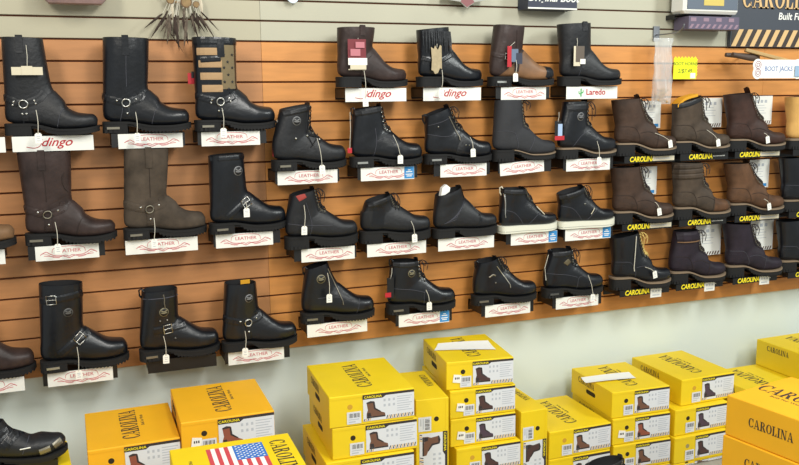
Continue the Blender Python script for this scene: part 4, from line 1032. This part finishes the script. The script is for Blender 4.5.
# papers lying on boxes
def sheet(corners, z, label, dz=.006):
    p = PZ(*corners[0], z); q = [PZ(u, v, z)-p for u, v in corners]
    rows = []
    for i in range(7):
        t = i/6; a = q[0].lerp(q[3], t); c = q[1].lerp(q[2], t)
        rows.append([a.lerp(c, s/8)+Vector((0, 0, .0012+dz*(abs(s/8-.45)**2)*2*(1 if (s > 3) else .6)+.002*math.sin(t*3))) for s in range(9)])
    mb = MB(); mb.grid(rows); mb.grid([[v-Vector((0, 0, .0006)) for v in r] for r in rows])
    return tag(mb.build('paper_sheet', CRDW, None, True, p), label, 'paper')
sheet([(434, 351), (438, 344.5), (488, 341.5), (496, 350)], -1.225, 'white paper sheet lying on the centre stack')
sheet([(581, 378), (586, 384), (636, 379), (629, 372.5)], -1.4445, 'white paper sheet lying on the right stack')

# ------------------------------------------------------------------ low riding shoe on a block, bottom left
z0 = -1.283
r = empty('display_block', (-.915, -.63, z0+.0006), 0, 'black display block under the riding shoe, bottom left', 'display stand')
mb = MB(); mb.bbox(-.12, .12, -.045, .045, 0, .022); mb.build('block', BLKP, r)
rs = empty('riding_shoe', (-.915, -.63, z0+.0232), math.radians(-3), 'black low riding shoe with grey toe slider on a block, bottom left', 'shoe')
b = Boot(rs, L=.30, Hb=.095, Hf=.125, cb=-.13, cf=-.02, hh=.022, ff=.012, tH=.05, shw=.04, toe='snip', spring=.012)
b.upper([BLK2, LIN]); b.soles('plain')
for i, k in enumerate((.52, .62)): b.patch('closure_strap', [(b.X(k-.2), .055), (b.X(k-.1), .085), (b.X(k), .1)], .03, BLK, .004)
b.patch('toe_slider', [(b.X(.76), .030), (b.X(.86), .036)], .02, ANT, .0035); b.patch('toe_slider', [(b.X(.89), .04), (b.X(.96), .05)], .018, ANT, .0035)
b.stitch([[(b.X(.6), .03), (b.X(.63), .05), (b.X(.66), .07)]]); b.patch('side_mark', [(b.X(.58), .045), (b.X(.68), .048)], .003, CRD, .002)
# dark shoe poking into the bottom of the picture
p = PX(626, 456, -.80)
fx, fz = p.x-.02, p.z-.126
r = empty('shoe', (fx, -.80, fz), math.radians(-12), 'black shoe seen only by its collar at the bottom edge, before the right stack', 'shoe')
b = Boot(r, L=.29, Hb=.10, Hf=.125, cb=-.125, cf=.0, hh=.026, ff=.02, tH=.05, shw=.04)
b.upper([GRY, LIN]); b.soles('plain'); b.tongue(GRY, .01); b.laces(n=5, bow=False)
stack_down(fx, -.80, fz-.001, -6, 'yellow shoe box under the black shoe at the bottom edge', 0, BOXY, .27, .33, .114)

# ------------------------------------------------------------------ upper wall: signs, hook, bag, boot jack, ornaments
r = empty('brand_sign', (2.50, -.012, .15), 0, 'dark grey sign with gold serif lettering and striped lower edge, upper right', 'sign')
SG = mat('slate_sign', '41464f', .45); GLD = mat('gold_lettering', 'd3b07c', .45)
mb = MB(); mb.bbox(-.29, .35, -.010, .010, -.148, .25); mb.build('board', SG, r)
inst(serif_mesh('CAROLINA', .088, mat('dark_letter_shadow', '2a2420', .5), sx=.80, ext=.001, align='LEFT'), 'letter_shadow', r, (-.228, -.0108, .072), FR)
inst(serif_mesh('CAROLINA', .088, GLD, sx=.80, ext=.0015, align='LEFT'), 'gold_lettering', r, (-.232, -.0118, .076), FR)
inst(text_mesh('Built For Work', .046, CRDW, .0006, .12, align='LEFT'), 'white_lettering', r, (-.012, -.0112, -.005), FR)
mb = MB(); mb2 = MB()
mb2.bbox(-.285, .345, -.0105, -.010, -.146, -.068)
for i in range(11): mb.poly([(-.285+.055*i, -.0106, -.146), (-.258+.055*i, -.0106, -.146), (-.215+.055*i, -.0106, -.068), (-.242+.055*i, -.0106, -.068)], (0, -.0008, 0))
mb2.build('stripe_ground', mat('stripe_brown', '3a322e', .6), r); mb.build('diagonal_stripes', GLD, r)
# package with sticker and the patterned box below it
r = empty('insole_package', (2.008, -.075, .1375), 0, 'white rimmed navy package with yellow sticker, beside the dark sign', 'package')
mb = MB(); mb.bbox(-.152, .152, -.05, .05, 0, .20); o = mb.build('white_tray', CRD, r); o.modifiers.new('bevel', 'BEVEL').width = .012
mb = MB(); mb.bbox(-.138, .138, -.053, -.049, .018, .18); mb.build('navy_front', mat('slate_blue_print', '5a6472', .5), r)
mb = MB(); mb.bbox(-.05, .06, -.0545, -.0525, .035, .062); mb.build('yellow_sticker', mat('pale_yellow_sticker', 'c9b35e', .6), r)
inst(text_mesh('Insole Care', .052, DARKI, .001, .2), 'front_lettering', r, (0, -.0535, .085), FR)
r = empty('accessory_box', (2.025, -.072, .070), 0, 'slim purple patterned box under the navy package', 'package')
mb = MB(); mb.bbox(-.14, .14, -.05, .05, 0, .056); mb.build('carton', mat('purple_print', '5a5266', .5), r)
mb = MB()
for i in range(9): mb.poly([(-.138+.031*i, -.0503, .004), (-.124+.031*i, -.0503, .004), (-.110+.031*i, -.0503, .022), (-.124+.031*i, -.0503, .022)], (0, -.0006, 0))
for i in range(4): mb.bbox(-.13+.07*i, -.10+.07*i, -.0509, -.0503, .034, .05)
mb.build('pink_pattern', mat('dusty_pink_print', '8d7584', .6), r)
r = empty('shelf_bracket', (1.855, -.001, .128), 0, 'small black bracket carrying the navy package', 'bracket')
mb = MB(); mb.bbox(.0, .28, -.09, -.0005, .004, .0085); mb.bbox(.0, .006, -.06, -.0005, -.012, .004); mb.build('bracket', BLKP, r)
# hook and plastic bag
hk = PX(656, 32, -.002)
r = empty('wall_hook', (hk.x, -.001, hk.z), 0, 'grey steel slatwall hook holding the clear plastic bag', 'hook')
ST = mat('grey_steel', '8a8d92', .35, metal=.9)
mb = MB(); mb.bbox(-.016, .016, -.006, 0, -.04, .025); mb.build('back_plate', ST, r)
mb = MB(); mb.tube([Vector(v) for v in cr([(0, -.004, -.012), (.0, -.06, -.014), (0, -.15, -.010), (0, -.185, .006), (0, -.19, .022)], 16)], .0032, 8); mb.build('hook_arm', ST, r, True)
bx = PX(664, 38, -.09); bz0 = PX(664, 104, -.09).z
r = empty('plastic_bag', (bx.x, -.09, bz0), 0, 'clear plastic bag hanging from the hook with wooden pegs inside', 'bag')
H = bx.z-bz0; rows = []
for i in range(25):
    t = i/24; z = H*t; w = .05*(1-.10*t)+.002*math.sin(i*.9); dd = .026*(1-.75*t**1.5)*min(1, .35+t*4)
    if t > .93: w *= 1.15
    rows.append([(w*math.cos(a)*(1+.05*math.sin(3*a+i*.25)), dd*math.sin(a)*(1+.4*math.sin(7*a+i*.16)+.25*math.sin(13*a-i*.4)), z) for a in [k*2*math.pi/36 for k in range(36)]])
mb = MB(); mb.grid(rows, 0, True); mb.add(rows[0], [tuple(range(36))])
PL = bpy.data.materials.new('clear_plastic'); PL.use_nodes = True; nt = PL.node_tree; nt.nodes.clear()
out = nt.nodes.new('ShaderNodeOutputMaterial'); mx = nt.nodes.new('ShaderNodeMixShader'); tr = nt.nodes.new('ShaderNodeBsdfTransparent'); gl = nt.nodes.new('ShaderNodeBsdfPrincipled')
gl.inputs['Base Color'].default_value = (.72, .73, .72, 1); gl.inputs['Roughness'].default_value = .08; mx.inputs[0].default_value = .36
nt.links.new(tr.outputs[0], mx.inputs[1]); nt.links.new(gl.outputs[0], mx.inputs[2]); nt.links.new(mx.outputs[0], out.inputs[0])
mb.build('film', PL, r, True)
for i in range(9):
    mb = MB(); a = rnd.uniform(-.7, .7); c = Vector((rnd.uniform(-.03, .03), rnd.uniform(-.008, .008), .012+.0065*i)); d = Vector((math.cos(a), 0, math.sin(a)*.5))*.02
    mb.tube([c-d, c, c+d], [.0045, .006, .005], 7)
    o = mb.build('wooden_peg', mat('pale_wood', 'b08a58', .7), None, True, r.location); tag(o, 'pale wooden peg lying in the clear plastic bag', 'peg', 'wooden pegs in the plastic bag')
# starburst price sign
p = PX(685, 68, -.05); A, B = PX(674, 58, -.05)-p, PX(696, 79, -.05)-p
r = empty('starburst_sign', p, 0, 'bright yellow zigzag-edged price sign beside the plastic bag', 'sign')
q = []; n = 7
for i in range(n): q += [(A.x+(B.x-A.x)*i/n, A.z-.003), (A.x+(B.x-A.x)*(i+.5)/n, A.z+.008)]
q += [(B.x, A.z-.003)]
for i in range(1, n): q += [(B.x+.006, A.z+(B.z-A.z)*(i-.5)/n), (B.x, A.z+(B.z-A.z)*i/n)]
q += [(B.x, B.z), (A.x, B.z)]
mb = MB(); mb.poly([(a, 0, c) for a, c in q], (0, .001, 0)); mb.bbox(-.004, .004, .001, .049, A.z-.02, A.z-.014)
mb.build('sign_card', mat('neon_yellow_paper', 'e8f21e', .7), r)
INK = mat('pen_ink', '4a4a30', .8)
inst(text_mesh('BOOT HORNS', .021, INK, 0, .1), 'handwriting', r, (0, -.0006, .018), FR)
inst(text_mesh('2/$7.49', .026, INK, 0, .15), 'handwriting', r, (0, -.0006, -.014), FR)
mb = MB(); mb.bbox(B.x-.034, B.x-.006, -.0012, 0, B.z+.003, B.z+.027); mb.build('white_sticker', CRD, r)
# boot jack on its peg
WD = mat('pale_wood_bar', 'b99a66', .6, noise=.12, nscale=8, stretch=(1, 6, 6)); DW = mat('dark_wood', '4a3c34', .6, noise=.2, nscale=8)
j0, j1 = PX(745, 50, -.10), PX(795, 63, -.22)
r = empty('boot_jack', j0, 0, 'wooden boot jack with pale bar and dark forked end, hung upper right', 'boot jack')
d = (j1-j0); nrm_ = d.normalized(); R = nrm_.to_track_quat('X', 'Z').to_matrix()
mb = MB(); mb.box(d*.5, (d.length/2, .022, .008), 0, R); o = mb.build('pale_bar', WD, r); o.modifiers.new('bevel', 'BEVEL').width = .003
k0 = PX(729, 55, -.10)-j0; k1 = PX(757, 58, -.12)-j0; dd = k1-k0
mb = MB()
for sg in (-1, 1):
    P = cr([tuple(k1+Vector((0, 0, .0))), tuple(k0*.4+k1*.6+Vector((0, sg*.014, .004*sg))), tuple(k0+Vector((0, sg*.022, .002)))], 9)
    mb.tube([Vector(v) for v in P], [.017, .0165, .016, .015, .014, .013, .012, .011, .010], 8)
mb.build('dark_fork', DW, r, True)
mb = MB(); mb.tube([k1*.6+k0*.4, Vector((k1.x, .095, k1.z+.004))], .004, 6); mb.build('wall_peg', ST, r)
# bone shaped sign
p = PX(778, 69, -.27); r = empty('bone_sign', p, 0, 'white bone-shaped sign with blue lettering hanging before the boot jack', 'sign')
mb = MB(); q = []
for k in range(64):
    a = 2*math.pi*k/64; c = math.cos(a); s_ = math.sin(a)
    q.append((c*.15, 0, s_))
q = []
def lobe(cx, cz, rad, a0, a1):
    for k in range(9):
        a = math.radians(a0+(a1-a0)*k/8); q.append((cx+rad*math.cos(a), 0, cz+rad*math.sin(a)))
lobe(.115, -.018, .026, -120, 30); lobe(.115, .018, .026, -30, 120); lobe(-.115, .018, .026, 60, 210); lobe(-.115, -.018, .026, 150, 300)
mb.poly(q, (0, .003, 0)); mb.build('bone_card', CRDW, r)
inst(text_mesh('BOOT JACKS', .030, mat('blue_pen', '6a7fae', .8), .0004, 0, sx=.92), 'handwriting', r, (.004, -.0006, 0), FR)
mb = MB()
for cz in (-.016, .018):
    for rr in (.008, .016): mb.tube([(-.113+rr*math.cos(a), -.0008, cz+rr*math.sin(a)) for a in [k*math.pi/7 for k in range(14)]], .0016, 4, 0, True)
mb.build('pink_scribble', mat('mauve_pen', 'a5828f', .8), r)
mb = MB(); mb.tube([(.02, .003, .035), (.02, .02, .036), (.02, .045, .028)], .0016, 6); mb.build('support_wire', ST, r)
mb = MB(); c = PX(797, 72, -.275)-p; mb.bbox(c.x-.012, c.x+.03, c.y-.001, c.y+.001, c.z-.02, c.z+.028); mb.build('blue_label', mat('blue_white_label', '8fa9c4', .6), r)

# dreamcatcher
c = PX(186, 3, -.03)
r = empty('dreamcatcher', c, 0, 'dreamcatcher of feathers and wood discs hanging on the cream slats', 'ornament')
mb = MB(); mb.tube([(.075*math.cos(a)-.02, 0, .075*math.sin(a)+.075) for a in [k*2*math.pi/28 for k in range(28)]], .004, 6, 0, True); mb.build('hoop', mat('willow_hoop', '8a7458', .8), r, True)
mb = MB()
for k in range(9):
    a, a2 = 2*math.pi*k/9, 2*math.pi*(k+4)/9
    mb.tube([(.074*math.cos(a)-.02, 0, .074*math.sin(a)+.075), (.074*math.cos(a2)-.02, 0, .074*math.sin(a2)+.075)], .0008, 4)
mb.build('webbing', STRG, r)
mb = MB(); mb.tube([(-.02, 0, .148), (-.02, .0, .2), (-.02, .028, .215)], .0018, 5); mb.build('hanging_cord', STRG, r)
for dx, dz, rr in ((0, .002, .020), (-.055, .008, .014), (.035, -.005, .012)):
    mb = MB(); P = [(dx+rr*math.cos(a), -.008, dz+rr*math.sin(a)) for a in [k*math.pi/9 for k in range(18)]]
    mb.poly(P, (0, .006, 0), 0); mb.poly([(dx+rr*.8*math.cos(a), -.0088, dz+rr*.8*math.sin(a)) for a in [k*math.pi/9 for k in range(18)]], (0, .0008, 0), 1)
    mb.build('wood_disc', [mat('tree_bark', '6a523c', .9), mat('cut_wood', '8d7450', .8, noise=.2, nscale=60)], r)
FE = [mat('brown_feather', '3d3029', .9, noise=.4, nscale=90), mat('grey_feather', '665a4e', .9, noise=.4, nscale=90), mat('pale_feather', 'cfc4ae', .9)]
def feather(x, z, ang, L, w, m):
    y = rnd.uniform(-.012, -.002); d = Vector((math.sin(ang), 0, -math.cos(ang))); n = Vector((d.z, 0, -d.x))
    base = Vector((x, y, z)); a_, b_, c_ = [], [], []
    for i in range(9):
        t = i/8; ww = w*.62*math.sin(math.pi*min(1, t*.9+.08))**.7*(1-.6*t); p_ = base+d*L*t+Vector((0, -.006*math.sin(t*3), 0))
        jag = 1+.18*(i % 2)
        a_.append(p_+n*ww*jag+Vector((0, .003, 0))); b_.append(p_+Vector((0, -.0012, 0))); c_.append(p_-n*ww*jag+Vector((0, .003, 0)))
    mb = MB(); mb.grid([a_, b_, c_]); mb.build('feather', m, r)
    mb = MB(); mb.tube([(x, y, z), (x*.7, -.004, z+.05), (x*.5, 0, z+.075)], .0009, 4); mb.build('feather_cord', STRG, r)
FL = [(rnd.uniform(-.075, .055), rnd.uniform(-.06, -.02), rnd.uniform(-.6, .6), rnd.uniform(.05, .09), rnd.uniform(.006, .010), rnd.choice((0, 0, 1))) for _ in range(12)]
for x, z, a, L, w, k in FL+[(-.085, -.04, -.9, .085, .008, 0), (-.075, -.045, -.6, .10, .009, 0), (-.06, -.05, -.15, .10, .011, 1), (-.045, -.05, .1, .12, .012, 0), (-.03, -.045, -.1, .085, .010, 1), (-.015, -.05, .15, .10, .012, 0),
                         (.0, -.05, -.15, .11, .011, 1), (.012, -.045, .3, .085, .010, 0), (.035, -.035, .1, .07, .009, 0), (.045, -.04, .55, .11, .007, 1), (.05, -.03, .75, .09, .006, 0), (-.05, .0, .0, .06, .010, 2), (.05, .02, .1, .07, .012, 2), (-.065, -.1, .55, .09, .004, 0), (-.01, -.02, 0, .05, .01, 1)]:
    feather(x, z, a, L, w, FE[k])
# things whose lower edges just show at the top of the photo
p = PX(293, 1.5, -.03); mb = MB(); mb.poly([(.022*math.cos(a), 0, .022*math.sin(a)+.016) for a in [k*math.pi/10 for k in range(20)]], (0, .006, 0)); mb.bbox(-.002, .002, .004, .029, .030, .036)
tag(mb.build('medallion', mat('pale_blue_metal', 'b4bec8', .4, metal=.5), None, False, p), 'round pale medallion at the top edge above the wall seam', 'ornament')
p = PX(467, 7.5, -.05); r = empty('hanging_plaque', p, 0, 'grey and dull red pointed plaque at the top edge of the photo', 'ornament')
mb = MB(); mb.poly([(-.10, 0, .03), (-.10, 0, .10), (.08, 0, .10), (.08, 0, .03), (.035, 0, .022), (0, 0, -.002), (-.03, 0, .022)], (0, .008, 0)); mb.bbox(-.01, .01, .008, .0495, .075, .085); mb.build('plaque', mat('grey_plaque', 'a4a49c', .6), r)
mb = MB(); mb.poly([(-.028, -.001, .022), (0, -.001, .001), (.033, -.001, .022), (.02, -.001, .04), (-.02, -.001, .04)], (0, .001, 0)); mb.build('red_point', mat('dull_red', '8a5a5c', .7), r)
A, B = PX(528, 8.5, -.09), PX(577, 8.5, -.09)
r = empty('navy_box', ((A.x+B.x)/2, -.05, A.z), 0, 'navy box with white script lettering at the top edge of the photo', 'package')
w = B.x-A.x; mb = MB(); mb.bbox(-w/2, w/2, -.04, .045, 0, .11); mb.build('carton', NAVY, r)
mb = MB(); mb.bbox(-w/2, w/2, -.0408, -.04, .0, .006); mb.build('white_edge', CRD, r)
inst(text_mesh('Original Boot', .045, CRD, .0008, .3), 'white_lettering', r, (-.0, -.0406, .045), FR)
mb = MB(); mb.bbox(-w/2+.02, w/2-.02, .045, .0495, 0, .03); mb.build('wall_clip', BLKP, r)
A, B = PX(42, 1.5, -.12), PX(108, 2, -.12)
r = empty('pink_package', ((A.x+B.x)/2, -.07, A.z), 0, 'dull pink soft package at the upper left top edge', 'package')
mb = MB(); w = B.x-A.x; mb.bbox(-w/2, w/2, -.05, .05, 0, .1); o = mb.build('pouch', mat('dull_pink', 'a58a88', .7, noise=.2, nscale=20), r); o.modifiers.new('bevel', 'BEVEL').width = .02
mb = MB(); mb.bbox(-.05, .05, .05, .0695, .05, .08); mb.build('wall_clip', BLKP, r)
